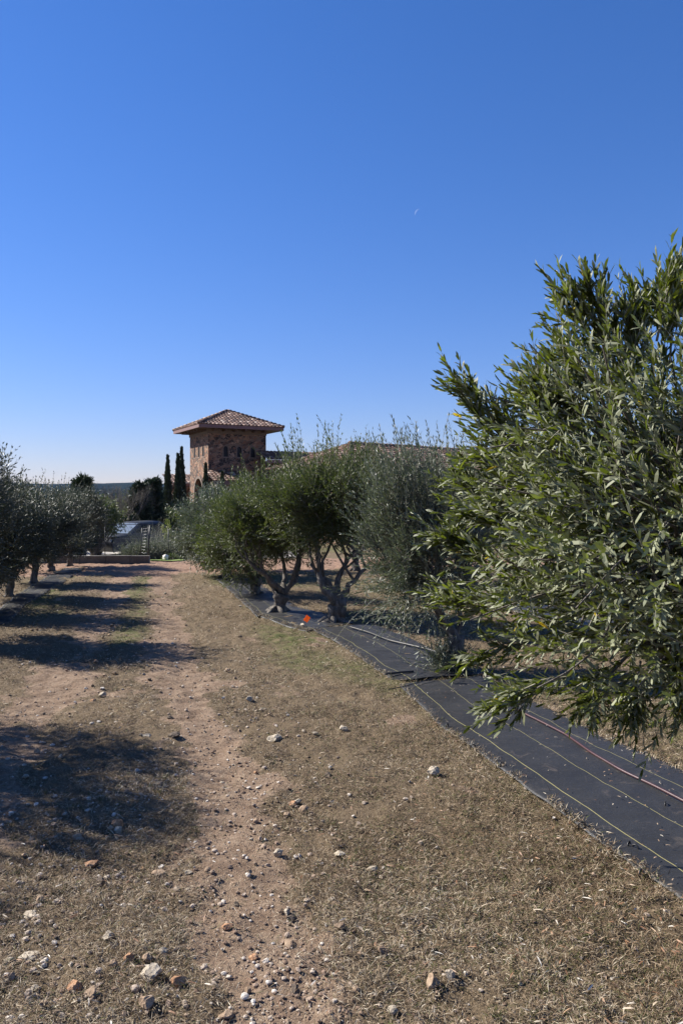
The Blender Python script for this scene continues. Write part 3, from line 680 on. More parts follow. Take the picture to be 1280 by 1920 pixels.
# bare tree
def bare(px, ytop, d, seed):
    rng = np.random.default_rng(seed); b_ = B0(px, d); ht = pt(px, ytop, d)[2] - b_[2]; root = empty('bare_tree', b_); t = MB()
    t.tube([[0, 0, -.1], [.03, 0, .4], [0, .05, .8]], [.13, .1, .09], 8, wob=.15)
    br = MB(); segs = []
    def go(p, v, L, r, lv):
        e = p + v * L; m_ = (p + e) / 2 + rng.normal(size=3) * L * .06; segs.append((p, m_, e, r, r * .6))
        if lv == 0: return
        for k in range(3 if lv > 1 else 4):
            w_ = nrm(v + rng.normal(size=3) * .34 + np.array([0, 0, .30])); go(e if k < 2 else m_, w_, L * (.62 + .2 * rng.random()), r * .55, lv - 1)
    for k in range(8):
        a = k / 8 * 6.283; go(np.array([0, 0, .5]), nrm(np.array([math.cos(a) * .55, math.sin(a) * .55, .9])), ht * .33, .045, 5)
    Q = np.array([[s[0], s[1], s[2]] for s in segs]); Q = Q * np.array([1, 1, ht / Q[..., 2].max()])
    br.twigs(Q, np.array([s[3] for s in segs]), np.array([s[4] for s in segs]), 0, 3)
    t.build('trunk', MAT['bark'], root); br.build('branches', MAT['bark'], root)
    tag(root, 'leafless grey-brown tree with fine upright twigs against the far hills', 'tree'); return root
bare(222, 900, 36, 5)
bare2 = None

GS = 'shrubs in the bed behind the wire fence'
def wispy(px, d, h, r, n, seed, lab, mat='leaf_shrub', name='shrub', arch=.35, per=11, ll=.085, lw=.020):
    rng = np.random.default_rng(seed); b_ = B0(px, d); root = empty(name, b_); c_ = MB()
    O = rng.normal(size=(n, 3)) * [r * .3, r * .3, 0] + [0, 0, .02]; th = rng.random(n) * 6.283
    D = nrm(np.stack([np.cos(th) * arch, np.sin(th) * arch, np.ones(n)], 1) + rng.normal(size=(n, 3)) * .2)
    shoots(c_, rng, O, D, h * rng.uniform(.45, 1.0, n), per, ll, lw, False, -.35, twr=.004); c_.build('foliage', [MAT[mat], MAT['twig']], root)
    tag(root, lab, 'shrub', GS); return root
wispy(290, 26.2, 1.15, .7, 1500, 31, 'loose grey-green shrub right of the ladder-like wire panel', arch=.6)
wispy(318, 26.6, 1.05, .7, 1500, 32, 'rounded grey shrub against the silvery olive', arch=.6)
wispy(262, 25.6, 1.0, .40, 1300, 33, 'pale wispy shrub left of the ladder-like wire panel', arch=.5)
wispy(278, 28.5, 1.75, .5, 260, 34, 'tall arching ornamental grass above the wire panel', arch=.5, name='ornamental_grass', per=6, ll=.10, lw=.014)
wispy(298, 30, 1.85, .5, 220, 35, 'arching ornamental grass plumes below the lone cypress', arch=.45, name='ornamental_grass', per=6, ll=.10, lw=.014)
leafy('shrub', B0(316, 31), [((0, 0, 1.15), (.22, .22, .42)), ((.0, 0, .6), (.35, .3, .5))], 1100, 36, 'leaf_yellow', 'bright yellow-green shrub below the twin cypresses', 'shrub', GS, .09, .04)
leafy('shrub', B0(322, 23.4), [((0, 0, .12), (.28, .2, .14))], 900, 37, 'leaf_mid', 'small dark green clump right of the white boulder', 'shrub', None, .06, .02)

# ---------------------------------------------------------------- stone tower and house
def basis(ang):   # ang = turn of the wall line out of the picture plane; returns world unit vectors along wall and outward normal
    e = RT * math.cos(ang) + np.array([FW[0], FW[1], 0]) * math.sin(ang); e = nrm(e); e[2] = 0; n = np.array([e[1], -e[0], 0]); return e, n
def tiled(mb, a, b, c_, d_, pitch=.27, course=.36, seed=0, amp=.05):
    """barrel-tiled slope: eave a-b, ridge d-c (d above a). per-tile relief and tone"""
    a, b, c_, d_ = [np.array(v, float) for v in (a, b, c_, d_)]; rng = np.random.default_rng(seed)
    Lw = max(np.linalg.norm(b - a), np.linalg.norm(c_ - d_)); sl_ = np.linalg.norm((c_ + d_) / 2 - (a + b) / 2)
    ev = nrm(b - a); up_ = (c_ + d_) / 2 - (a + b) / 2; n = nrm(np.cross(ev, nrm(up_)));  n = n if n[2] > 0 else -n
    nc = max(2, int(round(sl_ / course))); sub = 6; tones = rng.random((nc + 1, 200))
    for j in range(nc):
        v0, v1 = j / nc, (j + 1) / nc + .25 / nc; v1 = min(v1, 1)
        A0, B0_ = a + (d_ - a) * v0, b + (c_ - b) * v0; A1, B1 = a + (d_ - a) * v1, b + (c_ - b) * v1
        x0 = [np.dot(q - a, ev) for q in (A0, B0_, A1, B1)]
        k0, k1 = int(math.floor(min(x0[0], x0[2]) / pitch)), int(math.ceil(max(x0[1], x0[3]) / pitch))
        s = np.arange(k0 * sub, k1 * sub + 1) / sub * pitch
        sa = np.clip(s, x0[0], x0[1]); sb = np.clip(s, x0[2], x0[3])
        ph = (j % 2) * .0
        h = amp * np.abs(np.cos((s / pitch + ph) * math.pi)) ** .7
        O = a - ev * 0
        W0 = A0 + ev * (sa - x0[0])[:, None] + n * (h + .045)[:, None]; W1 = A1 + ev * (sb - x0[2])[:, None] + n * (h + .0)[:, None]
        Wf = A0 + ev * (sa - x0[0])[:, None] + n * (h * .15)[:, None]
        m_ = len(s); i = np.arange(m_ - 1)
        wdt = (np.abs(np.diff(sa)) + np.abs(np.diff(sb))) > 1e-6
        tn = tones[j][(np.floor((i + .5 * sub) / sub).astype(int)) % 200]
        F = np.stack([i, i + 1, i + 1 + m_, i + m_], 1)[wdt]; F2 = np.stack([i, i + 1, i + 1 + m_, i + m_], 1)[wdt]
        mb.add(np.concatenate([W0, W1]), F, 0, tn[wdt]); mb.add(np.concatenate([Wf, W0]), F2, 0, tn[wdt] * .8)
def ridge(mb, a, b, r=.09, seed=0):
    a = np.array(a, float); b = np.array(b, float); n = max(2, int(np.linalg.norm(b - a) / .35)); rng = np.random.default_rng(seed)
    for k in range(n):
        p, q = a + (b - a) * k / n, a + (b - a) * (k + 1.12) / n; mb.tube([p + [0, 0, .05], q + [0, 0, .03]], [r * 1.15, r * .85], 8, 0, val=rng.random())
def arch_prism(mb, o, e, n, w, h, depth, mi=0, seg=10, z0=0.0, off=0.0):
    """arched slab: bottom centre o, width w, total height h"""
    r = w / 2; pts = [(-r, 0), (r, 0)] + [(r * math.cos(t), h - r + r * math.sin(t)) for t in np.linspace(0, math.pi, seg)]
    F = np.array([o + e * x + np.array([0, 0, 1]) * z + n * off for x, z in pts]); G = F + n * depth; k = len(pts)
    base = mb.n; mb.add(np.concatenate([F, G]), [[i, (i + 1) % k, (i + 1) % k + k, i + k] for i in range(k)], mi)
    mb.faces_only([list(range(k))], base, mi); mb.faces_only([[k + i for i in range(k)][::-1]], base, mi)
def arch_ring(mb, o, e, n, w, h, t, depth, off, mi=0, seg=12, sill=True):
    r = w / 2; inn = [(-r, 0)] + [(-r * math.cos(q), h - r + r * math.sin(q)) for q in np.linspace(0, math.pi, seg)] + [(r, 0)]
    R2_ = r + t; ou = [(-R2_, 0)] + [(-R2_ * math.cos(q), h - r + R2_ * math.sin(q)) for q in np.linspace(0, math.pi, seg)] + [(R2_, 0)]
    def W(p, dd): return np.array([o + e * x + np.array([0, 0, 1]) * z + n * (off + dd) for x, z in p])
    k = len(inn); V = np.concatenate([W(inn, 0), W(ou, 0), W(inn, depth), W(ou, depth)]); F = []
    for i in range(k - 1): F += [[2 * k + i, 2 * k + i + 1, 3 * k + i + 1, 3 * k + i], [k + i, 3 * k + i, 3 * k + i + 1, k + i + 1], [i, i + 1, 2 * k + i + 1, 2 * k + i]]
    F += [[0, 2 * k, 3 * k, k], [k - 1, 2 * k - 1, 4 * k - 1, 3 * k - 1]]
    mb.add(V, F, mi)
    if sill: mb.box(o + n * (off + depth * .8) + np.array([0, 0, -.05]), (w + 2 * t + .06, depth * 1.8, .10), mi, ax=[e, n, [0, 0, 1]])

DT = 58.5; ANG = R_(19.7 + 8.1)
e1, n1_ = basis(ANG)                    # wide shaded wall
e2 = -n1_ * 1.0                         # runs away from the viewer along the lit wall
n2_ = -e1
S_ = 4.62
Pn = pd(391, DT, 0.0)                   # near corner
tw = empty('stone_tower', (Pn[0], Pn[1], -.6)); tag(tw, 'square fieldstone tower with hipped clay tile roof above the olives', 'tower')
def tb(mb, name, mat, parent=tw):        # build in world coordinates and attach to a parent without moving it
    o = mb.build(name, mat, None); o.parent = parent; bpy.context.view_layer.update()
    o.matrix_parent_inverse = Matrix.Translation(-Vector(wloc(parent))); return o
def wloc(o):
    v = Vector(o.location)
    return v if o.parent is None or o.type == 'MESH' and o.parent else v
Z1 = HCAM + (940 - 806) / FPX * (DT + 1)       # eave height
cen = Pn + e1 * S_ / 2 + e2 * S_ / 2
def up3(z): return np.array([0, 0, z])
# walls: four separate wall slabs around, windows as real recesses cut with boolean-free panels
def wall_with_arches(o, e, n, L, z0, z1, arches, mb, th=.32, mi=0):
    """front face with arched openings: columns of quads around each opening; arches=(centre, z, w, h)"""
    xs_ = sorted(set([0, L] + [a[0] + s * a[2] / 2 for a in arches for s in (-1, 1)]))
    for i in range(len(xs_) - 1):
        xa, xb = xs_[i], xs_[i + 1]; hit = [a for a in arches if abs((xa + xb) / 2 - a[0]) < a[2] / 2]
        def quad(p): mb.add([o + e * x + up3(z) for x, z in p], [list(range(len(p)))], mi)
        if not hit: quad([(xa, z0), (xb, z0), (xb, z1), (xa, z1)]); continue
        a = hit[0]; r = a[2] / 2; zt = a[1] + a[3] - r
        if a[1] > z0 + .01: quad([(xa, z0), (xb, z0), (xb, a[1]), (xa, a[1])])
        arc = [(a[0] - r * math.cos(q), zt + r * math.sin(q)) for q in np.linspace(0, math.pi, 13)]
        for k in range(12): quad([arc[k], arc[k + 1], (arc[k + 1][0], z1), (arc[k][0], z1)])
        rim = [(xa, a[1])] + arc + [(xb, a[1])]
        for k in range(len(rim) - 1):
            p, q = rim[k], rim[k + 1]; mb.add([o + e * p[0] + up3(p[1]), o + e * q[0] + up3(q[1]), o + e * q[0] + up3(q[1]) - n * th, o + e * p[0] + up3(p[1]) - n * th], [[0, 1, 2, 3]], mi)
        mb.add([o + e * xa + up3(a[1]), o + e * xb + up3(a[1]), o + e * xb + up3(a[1]) - n * th, o + e * xa + up3(a[1]) - n * th], [[0, 1, 2, 3]], mi)
def zpx(y, d): return HCAM + (940 - y) / FPX * d
wz = zpx(856, DT + 1.5); wh = .82
zs_ = zpx(857, DT + 1)
xr = [S_ * v for v in (.295, .53, .765)]; ar_r = [(x, zs_ , .36, .80) for x in xr]
xl = [S_ * v for v in (.27, .50, .74)]; ar_l = [(S_ - x, zpx(857, DT + 2),   .37, .82) for x in [S_ - v for v in xl]]
door = (S_ * .50, -.6, 1.95, zpx(897, DT + 2) + .6)
mbw = MB(); wall_with_arches(Pn, e1, n1_, S_, -.8, Z1, ar_r, mbw, .10); w_r = tb(mbw, 'wall', MAT['stone'])
Pl = Pn + e2 * S_
mbw = MB(); wall_with_arches(Pl, -e2, n2_, S_, -.8, Z1, [(a[0], a[1], a[2], a[3]) for a in ar_l], mbw)
# the doorway is cut into the same lit wall: rebuild with door column bands below the windows
mbw = MB(); zmid = door[1] + door[3] + .35
wall_with_arches(Pl, -e2, n2_, S_, zmid, Z1, ar_l, mbw, .06); wall_with_arches(Pl, -e2, n2_, S_, -.8, zmid, [door], mbw); w_l = tb(mbw, 'wall', MAT['stone'])
mbw = MB(); q = Pn + e1 * S_
mbw.add([q - up3(.8), q + e2 * S_ - up3(.8), q + e2 * S_ + up3(Z1), q + up3(Z1)], [[0, 1, 2, 3]])
tb(mbw, 'wall', MAT['stone'])
mbw = MB(); q = Pl
mbw.add([q - up3(.8), q + e1 * S_ - up3(.8), q + e1 * S_ + up3(Z1), q + up3(Z1)], [[0, 1, 2, 3]])
tb(mbw, 'wall', MAT['stone'])
for (o, e, n, lst, mt) in ((Pn, e1, n1_, ar_r, .07), (Pl, -e2, n2_, ar_l, .055)):
    for a in lst:
        f = MB(); ob = o + e * a[0] + up3(a[1]); arch_ring(f, ob, e, n, a[2], a[3], mt, .012 if mt < .065 else .04, 0.003); fr = tb(f, 'window', MAT['trim'])
        gl = MB(); arch_prism(gl, ob, e, n, a[2] + .02, a[3] + .01, -.03, off=-.02 if mt < .065 else -.08)
        g_ = gl.build('pane', MAT['darkglass'], None); g_.parent = fr
f = MB(); ob = Pl + (-e2) * door[0] + up3(door[1]); arch_ring(f, ob, -e2, n2_, door[2], door[3], .18, .06, .003, sill=False); dr = tb(f, 'doorway', MAT['trim'])
gl = MB(); arch_prism(gl, ob, -e2, n2_, door[2] + .02, door[3], -.05, off=-.9); g_ = gl.build('door', MAT['soffit'], None); g_.parent = dr
# plaster frieze, corbels, roof
f = MB()
for (o, e, n) in ((Pn, e1, n1_), (Pl, -e2, n2_)): f.box(o + e * S_ / 2 + n * .03 + up3(Z1 - .16), (S_ + .06, .07, .38), 0, ax=[e, n, [0, 0, 1]])
tb(f, 'frieze', MAT['plaster'])
OV = 1.0
for (o, e, n) in ((Pn, e1, n1_), (Pl, -e2, n2_)):
    for k in range(6):
        f = MB(); f.box(o + e * S_ * (.08 + .168 * k) + n * .42 + up3(Z1 - .09), (.13, .70, .16), 0, ax=[e, n, [0, 0, 1]]); tb(f, 'corbel', MAT['soffit'])
def corner(a, b, ov, z): return cen + e1 * a * (S_ / 2 + ov) + e2 * b * (S_ / 2 + ov) * 1.0 + up3(z)
cs = [corner(-1, -1, OV, 0), corner(1, -1, OV, 0), corner(1, 1, OV, 0), corner(-1, 1, OV, 0)]
f = MB(); 
f.add([c + up3(Z1 - .0) for c in cs], [[0, 1, 2, 3]]); tb(f, 'soffit', MAT['soffit'])
f = MB()
for k in range(4):
    a, b_ = cs[k], cs[(k + 1) % 4]; dv = nrm(b_ - a); nn = np.array([dv[1], -dv[0], 0]); f.box((a + b_) / 2 + nn * .02 + up3(Z1 + .10), (np.linalg.norm(b_ - a) + .04, .06, .24), 0, ax=[dv, nn, [0, 0, 1]])
tb(f, 'fascia', MAT['fascia'])
apex = cen + up3(zpx(771, DT + 3.3))
rf = MB()
cs2 = [corner(-1, -1, OV + .07, Z1 + .22), corner(1, -1, OV + .07, Z1 + .22), corner(1, 1, OV + .07, Z1 + .22), corner(-1, 1, OV + .07, Z1 + .22)]
for k in range(4): tiled(rf, cs2[k], cs2[(k + 1) % 4], apex, apex, .30, .36, k)
ro = tb(rf, 'roof', MAT['tile'])
for k in range(4):
    f = MB(); ridge(f, cs2[k] + up3(.02), apex, .10, k); g_ = f.build('ridge_tiles', MAT['tile'], None); g_.parent = ro

# low porch roofs at the tower foot
def lean_roof(name, a, b, depth_vec, rise, lab, cat, wall_mat=MAT['plaster'], hipped=0.0, seed=0, par=None, wall=True, skirt=.9):
    """a-b eave line seen from the camera, depth_vec towards the ridge"""
    root = empty(name, (a[0], a[1], -.6)) if par is None else par
    if par is None: tag(root, lab, cat)
    ev = nrm(b - a); c_ = b + depth_vec + up3(rise) - ev * hipped; d_ = a + depth_vec + up3(rise) + ev * hipped
    f = MB(); tiled(f, a, b, c_, d_, .30, .36, seed)
    def att(mb, nm, mat): 
        o = mb.build(nm, mat, None); o.parent = root; o.matrix_parent_inverse = Matrix.Translation(-Vector(root.location)); return o
    r_ = att(f, 'roof', MAT['tile'])
    if hipped:
        f = MB(); tiled(f, a + depth_vec * 2 * [1, 1, 0], a, d_, d_, .3, .36, seed + 1); tiled(f, b, b + depth_vec * 2 * [1, 1, 0], c_, c_, .3, .36, seed + 2)
        tiled(f, b + depth_vec * 2 * [1, 1, 0], a + depth_vec * 2 * [1, 1, 0], d_, c_, .3, .36, seed + 3)
        att(f, 'roof', MAT['tile'])
        for (p, q) in ((a, d_), (b, c_), (d_, c_)):
            f = MB(); ridge(f, p, q, .1, 3); att(f, 'ridge_tiles', MAT['tile'])
    nn = -nrm(depth_vec * [1, 1, 0]); f = MB(); f.box((a + b) / 2 + nn * .02 - up3(.14), (np.linalg.norm(b - a), .06, .26), 0, ax=[ev, nn, [0, 0, 1]]); att(f, 'fascia', MAT['fascia'])
    f = MB(); dl = np.linalg.norm(depth_vec[:2]) * (2 if hipped else 1) - skirt; L = np.linalg.norm(b - a) - 2 * skirt * .6; zt = a[2] - .05
    ctr = (a + b) / 2 * [1, 1, 0] - nn * (skirt + dl / 2) + up3((zt - .8) / 2)
    f.box(ctr, (L, dl, zt + .8), 0, ax=[ev, nn, [0, 0, 1]]); att(f, 'wall', wall_mat)
    return root
zE = zpx(902, DT - 1.5)
a = pd(399, DT - 2.2, zE); b_ = a + e1 * 3.0
pr = lean_roof('porch', a, b_, e2 * 2.1, .82, 'low tiled porch with brown fascia against the shaded tower wall', 'porch', seed=5)
a = pd(316, DT + 5, zpx(905, DT + 5)); b_ = a + e1 * 2.6
pl = lean_roof('side_wing', a, b_, e2 * 2.2, .75, 'low tiled wing seen between the cypresses left of the tower', 'building', MAT['stone'], seed=9)
# main house
ang2 = R_(40); eh, nh = basis(ang2); eb = -nh
zr = zpx(832, 44)
rp = pd(655, 44, zr); Lr = 16.0
dv = eb * 3.6; rise = 1.45
a = rp - dv - eh * 3.2 - up3(rise); b_ = a + eh * (Lr + 6.4)
hs = lean_roof('house', a, b_, dv, rise, 'long low house with hipped clay tile roof behind the right olives', 'house', MAT['stone'], hipped=3.2, seed=15)
hw = MB()
for k in range(6):
    f = MB(); o_ = a * [1, 1, 0] + eh * (3 + 3.4 * k) + eb * .9 + up3(.2)
    arch_ring(f, o_, eh, nh, 1.0, 1.5, .1, .05, .003); g_ = f.build('window', MAT['trim'], None); g_.parent = hs; g_.matrix_parent_inverse = Matrix.Translation(-Vector(hs.location))
    f = MB(); arch_prism(f, o_, eh, nh, 1.0, 1.5, .02, off=.002); h_ = f.build('pane', MAT['darkglass'], None); h_.parent = g_
# connecting wing between tower and house
a = pd(500, DT - .5, zpx(862, DT)); b_ = a + e1 * 7.5
lean_roof('link_wing', a, b_, e2 * 2.0, .75, 'dark tiled wing joining the tower to the long house', 'building', MAT['stone'], seed=25)

# ---------------------------------------------------------------- kerb, fence, wire panel, boulder, car
kr = MB(); A_ = pg(-60, 1057); B_ = pg(281, 1056); ev = nrm((B_ - A_) * [1, 1, 0]); nn = np.array([ev[1], -ev[0], 0]); L = np.linalg.norm(B_ - A_)
rng = np.random.default_rng(4); x = 0.0
kb = MB()
while x < L - .05:
    l_ = min(rng.uniform(.5, .9), L - x); hgt = .19 + rng.random() * .015
    kb.box(A_ + ev * (x + l_ / 2) + up3(hgt / 2 - .03) - nn * rng.random() * .012, (l_ - .012, .16, hgt + .06), 0, ax=[ev, nn, [0, 0, 1]]); x += l_
kk = kb.build('kerb_wall', MAT['curb']); tag(kk, 'low grey stone kerb wall at the end of the orchard drive', 'wall')
# wire fence
fr = empty('wire_fence', A_ + up3(0) - nn * .35); tag(fr, 'thin wire mesh fence on slim posts running behind the kerb wall', 'fence')
def att(mb, nm, mat, root):
    o = mb.build(nm, mat, None); o.parent = root; o.matrix_parent_inverse = Matrix.Translation(-Vector(root.location)); return o
F0 = A_ - nn * .35; F0[2] = .02; FL = L - .1; FH = 1.0
for k in range(5):
    f = MB(); q = F0 + ev * (FL * k / 4); f.tube([q - up3(.1), q + up3(FH * .5), q + up3(FH)], .012, 6); att(f, 'post', MAT['blackmetal'], fr)
f = MB(); f.tube([F0 + up3(FH), F0 + ev * FL + up3(FH)], .009, 6); att(f, 'top_rail', MAT['blackmetal'], fr)
f = MB()
nh_ = 7; P = np.array([[F0 + up3(.1 + .13 * k), F0 + ev * FL + up3(.1 + .13 * k)] for k in range(nh_)]); f.twigs(P, np.full(len(P), .0016), np.full(len(P), .0016), 0)
nv = int(FL / .14); P = np.array([[F0 + ev * .14 * k + up3(.05), F0 + ev * .14 * k + up3(FH)] for k in range(nv)]); f.twigs(P, np.full(len(P), .0014), np.full(len(P), .0014), 0)
att(f, 'mesh_panel', MAT['wire'], fr)
dW = 21.7
gp = empty('wire_gate', pd(279, dW, 0)); tag(gp, 'ladder-like wire panel with black post at the end of the kerb wall', 'gate')
T0, T1 = pt(281.5, 985, dW), pt(277.5, 1043, dW); U0, U1 = pt(266.5, 990, dW + .15), pt(264.5, 1040, dW + .15)
f = MB(); f.tube([T1 - up3(.05), (T0 + T1) / 2, T0], .019, 8); att(f, 'post', MAT['blackmetal'], gp)
f = MB(); f.tube([U1 - up3(.05), (U0 + U1) / 2, U0], .010, 8); att(f, 'post', MAT['blackmetal'], gp)
for k in range(9):
    t = .05 + k * .108; f = MB(); f.tube([U0 + (U1 - U0) * t, T0 + (T1 - T0) * (t + .01)], .0042, 6); att(f, 'rung', MAT['wire'], gp)
f = MB(); q = B0(316, 23.0); f.tube([q - up3(.05), q + up3(.5), q + up3(.98)], .014, 8); f.tube([q + up3(.97), q + up3(1.0)], [.02, .008], 8)
o = f.build('fence_post', MAT['blackmetal']); tag(o, 'single black metal post above the small green clump', 'post')

ico_cache = {}
def ico(sub):
    if sub in ico_cache: return ico_cache[sub]
    bm = bmesh.new(); bmesh.ops.create_icosphere(bm, subdivisions=sub, radius=1); bm.verts.ensure_lookup_table()
    v = np.array([x.co[:] for x in bm.verts]); f = np.array([[q.index for q in t.verts] for t in bm.faces]); bm.free(); ico_cache[sub] = (v, f); return v, f
def rock_vf(seed, sub=3, planes=13):
    v, f = ico(sub); v = v.copy(); r = np.random.default_rng(seed)
    for k in range(planes):
        n = nrm(r.normal(size=3)); c_ = r.uniform(.50, .86); d = v @ n; m_ = d > c_; v[m_] -= np.outer(d[m_] - c_, n)
    v = v * (1 + .045 * r.normal(size=(len(v), 1)) * (sub > 1)); v[:, 2] *= .72; return v / np.abs(v).max(), f
rock_mesh = {}
def rock_me(i, mat):
    k = (i, mat)
    if k not in rock_mesh:
        v, f = rock_vf(i * 31 + 5); s = MB(); s.add(v, f); o = s.build('stone', MAT[mat]); rock_mesh[k] = o.data; bpy.data.objects.remove(o)
    return rock_mesh[k]
def rock(p, w, i, mat, lab, group=None, h=.7, cat='stone', name='stone', dp=.85, sink=.36):
    o = bpy.data.objects.new(name, rock_me(i, mat)); C.objects.link(o); s = w / 2
    o.scale = (s, s * dp, s * h * 1.25); o.rotation_euler = (random.uniform(-.2, .2), random.uniform(-.2, .2), random.uniform(0, 6.28))
    o.location = (p[0], p[1], p[2] + s * h * (1 - sink)); tag(o, lab, cat, group); return o
def rpx(px, py, wpx, i, mat, lab, group=None, **k):     # stone whose foot shows at px, py and which looks wpx wide
    p = pg(px, py); d = np.dot(p - CAM, FW); p[2] = gz(p[0], p[1]) + float(rough(np.array([p[0]]), np.array([p[1]]))[0]); return rock(p, wpx / FPX * d * 1.12, i, mat, lab, group, **k)
rpx(311, 1052, 15, 3, 'rock_white', 'white boulder standing at the right end of the kerb wall', h=.95, name='boulder', cat='boulder')
rpx(270, 1054, 10, 4, 'rock_pale', 'flat pale stone lying at the foot of the kerb wall')
for k, (px, py, wp, i, mt, lab) in enumerate([
 (283, 1841, 42, 1, 'rock_pale', 'largest pale stone with a dark shaded side at lower left'),
 (277, 1808, 26, 2, 'rock_tan', 'tan stone touching the back of the largest pale stone'),
 (335, 1850, 30, 5, 'rock_orange', 'ochre block right of the largest pale stone'),
 (308, 1795, 24, 6, 'rock_pale', 'cracked pale stone behind the ochre block, a straw across it'),
 (276, 1893, 32, 7, 'rock_tan', 'brown angular stone near the bottom edge below the largest pale stone'),
 (172, 1870, 36, 8, 'rock_tan', 'flat tan slab left of the brown angular stone'),
 (243, 1808, 24, 9, 'rock_orange', 'orange-tinged stone left of the cracked pale stone'),
 (212, 1820, 20, 10, 'rock_tan', 'tan stone left of the orange-tinged stone'),
 (56, 1795, 40, 11, 'rock_pale', 'broad pale slab at lower left with stones below it'),
 (24, 1815, 20, 12, 'rock_tan', 'rounded tan stone under the broad pale slab'),
 (66, 1858, 18, 1, 'rock_pale', 'small pale stone between broad slab and bottom edge'),
 (523, 1608, 24, 2, 'rock_pale', 'greyish rounded stone on the right wheel track with dark shadow'),
 (537, 1718, 17, 3, 'rock_pale', 'grey pebble standing in the right wheel track lower down'),
 (298, 1642, 26, 4, 'rock_tan', 'flat brown stone below the end of the big shadow'),
 (354, 1643, 14, 5, 'rock_pale', 'small white stone right of the flat brown stone'),
 (190, 1658, 22, 6, 'rock_dark', 'dark jagged stone below the big tree shadow'),
 (467, 1650, 15, 7, 'rock_tan', 'small grey stone left of the right wheel track'),
 (515, 1388, 28, 8, 'rock_pale', 'flat white chip propped on the grass right of the track'),
 (326, 1386, 26, 9, 'rock_dark', 'dark flat stone in the middle of the path'),
 (812, 1452, 26, 10, 'rock_pale', 'lone cream stone in the grass halfway to the fabric'),
 (697, 1632, 22, 11, 'rock_pale', 'cream stone in the grass right of the track, upper of two clusters'),
 (810, 1850, 36, 12, 'rock_tan', 'larger cream stone of the pair near the bottom centre'),
 (842, 1840, 26, 2, 'rock_pale', 'smaller cream stone of the pair near the bottom centre'),
 (676, 1795, 16, 3, 'rock_tan', 'small tan stone at the right border of the track'),
 (668, 1862, 20, 4, 'rock_tan', 'brown stone near the bottom right of the wheel track'),
 (637, 1604, 26, 5, 'rock_pale', 'flat white stone lying in the grass right of the grey track stone'),
 (643, 1371, 18, 8, 'rock_pale', 'thin white chip lying right of the flat propped chip'),
 (590, 1376, 14, 7, 'rock_pale', 'small cream stone between the two white chips'),
 (192, 1305, 16, 1, 'rock_pale', 'upright pale stone between the wheel tracks'),
 (275, 1382, 20, 6, 'rock_pale', 'pale broken stone left of the dark flat stone'),
 (616, 1458, 20, 9, 'rock_dark', 'dark brown stone in the grass right of the track'),
 (570, 1520, 22, 10, 'rock_tan', 'tan stone topmost of the cluster on the track edge'),
 (538, 1530, 16, 11, 'rock_tan', 'brown stone left of the cluster on the track edge'),
 (222, 1548, 26, 12, 'rock_orange', 'yellowish stone at the lower rim of the big shadow'),
 (146, 1575, 30, 2, 'rock_tan', 'flat stone at the sunlit rim of the big shadow'),
 (172, 1625, 34, 3, 'rock_orange', 'reddish flat stones just below the big shadow'),
 (58, 1715, 28, 5, 'rock_pale', 'white flat stone at the left above the broad slab'),
 (630, 1700, 20, 4, 'rock_tan', 'tan flat stone at the right side of the track'),
 (425, 1906, 34, 6, 'rock_tan', 'flat tan stone half buried at the bottom edge'),
 (20, 1845, 22, 7, 'rock_tan', 'brown stone at the left edge below the rounded tan stone'),
]): rpx(px, py, wp, i, mt, lab, h=.45 if ('flat' in lab or 'slab' in lab or 'chip' in lab) else .78)
# stones round the forked olive
for (px, py, wp, i, lab) in [(567, 1176, 14, 3, 'long pale stone left of the forked trunk, below the orange flag'), (600, 1173, 9, 5, 'small pale stone on the soil at the foot of the forked trunk'),
        (627, 1170, 8, 6, 'greyish stone right in front of the forked trunk'), (641, 1212, 6, 7, 'white pebble on the fabric below the forked trunk'), (689, 1208, 7, 8, 'grey pebble on the fabric right of the white pebble')]:
    rpx(px, py, wp, i, 'rock_pale', lab)
# many more stones scattered along the drive
rng = np.random.default_rng(77); ns = 0
meshes = ['rock_pale', 'rock_tan', 'rock_tan', 'rock_orange', 'rock_tan', 'rock_pale', 'rock_dark']
while ns < 240:
    x, y = rng.uniform(-2.4, 1.5), 2.2 + 12 * rng.random() ** 1.7
    dens = .25 + .75 * math.exp(-((x + .45) / .55) ** 2) + .8 * math.exp(-((x - .72) / .2) ** 2) * (y < 8) - .25 * (x > 1.0) + .7 * (x < -.2) * (y < 4)
    if rng.random() > dens * (.5 + float(noise2(x * 2.0, y * 1.3, 88)) * 1.6 + .2): continue
    z = gz(x, y) + float(rough(np.array([x]), np.array([y]))[0]); s = .020 + .034 * rng.random() ** 2.2 * (1 + .25 * (y > 5))
    mt = meshes[rng.integers(0, 7)]
    where = ('in the near grass left of the right wheel track' if x < 0 else 'in the near part of the right wheel track' if x < .62 else 'in the near grass just right of the wheel track') if y < 4.6 else \
            (('beside the left wheel track' if x < -.5 else 'on the strip between the wheel tracks' if x < .1 else 'in the middle stretch of the right wheel track' if x < .55 else 'in the grass between wheel track and fabric') if y < 9 else 'far up the drive among the tree shadows')
    kind_ = {'rock_pale': 'pale', 'rock_tan': 'tan', 'rock_orange': 'ochre', 'rock_dark': 'dark brown'}[mt]; szw = 'tiny' if s < .024 else 'small' if s < .036 else 'fist-sized' if s > .06 else 'middling'
    rock((x, y, z), s * 1.2, int(rng.integers(1, 13)), mt, f'{szw} {kind_} loose stone {where}', f'{szw} {kind_} stones {where}', h=rng.uniform(.45, .85)); ns += 1

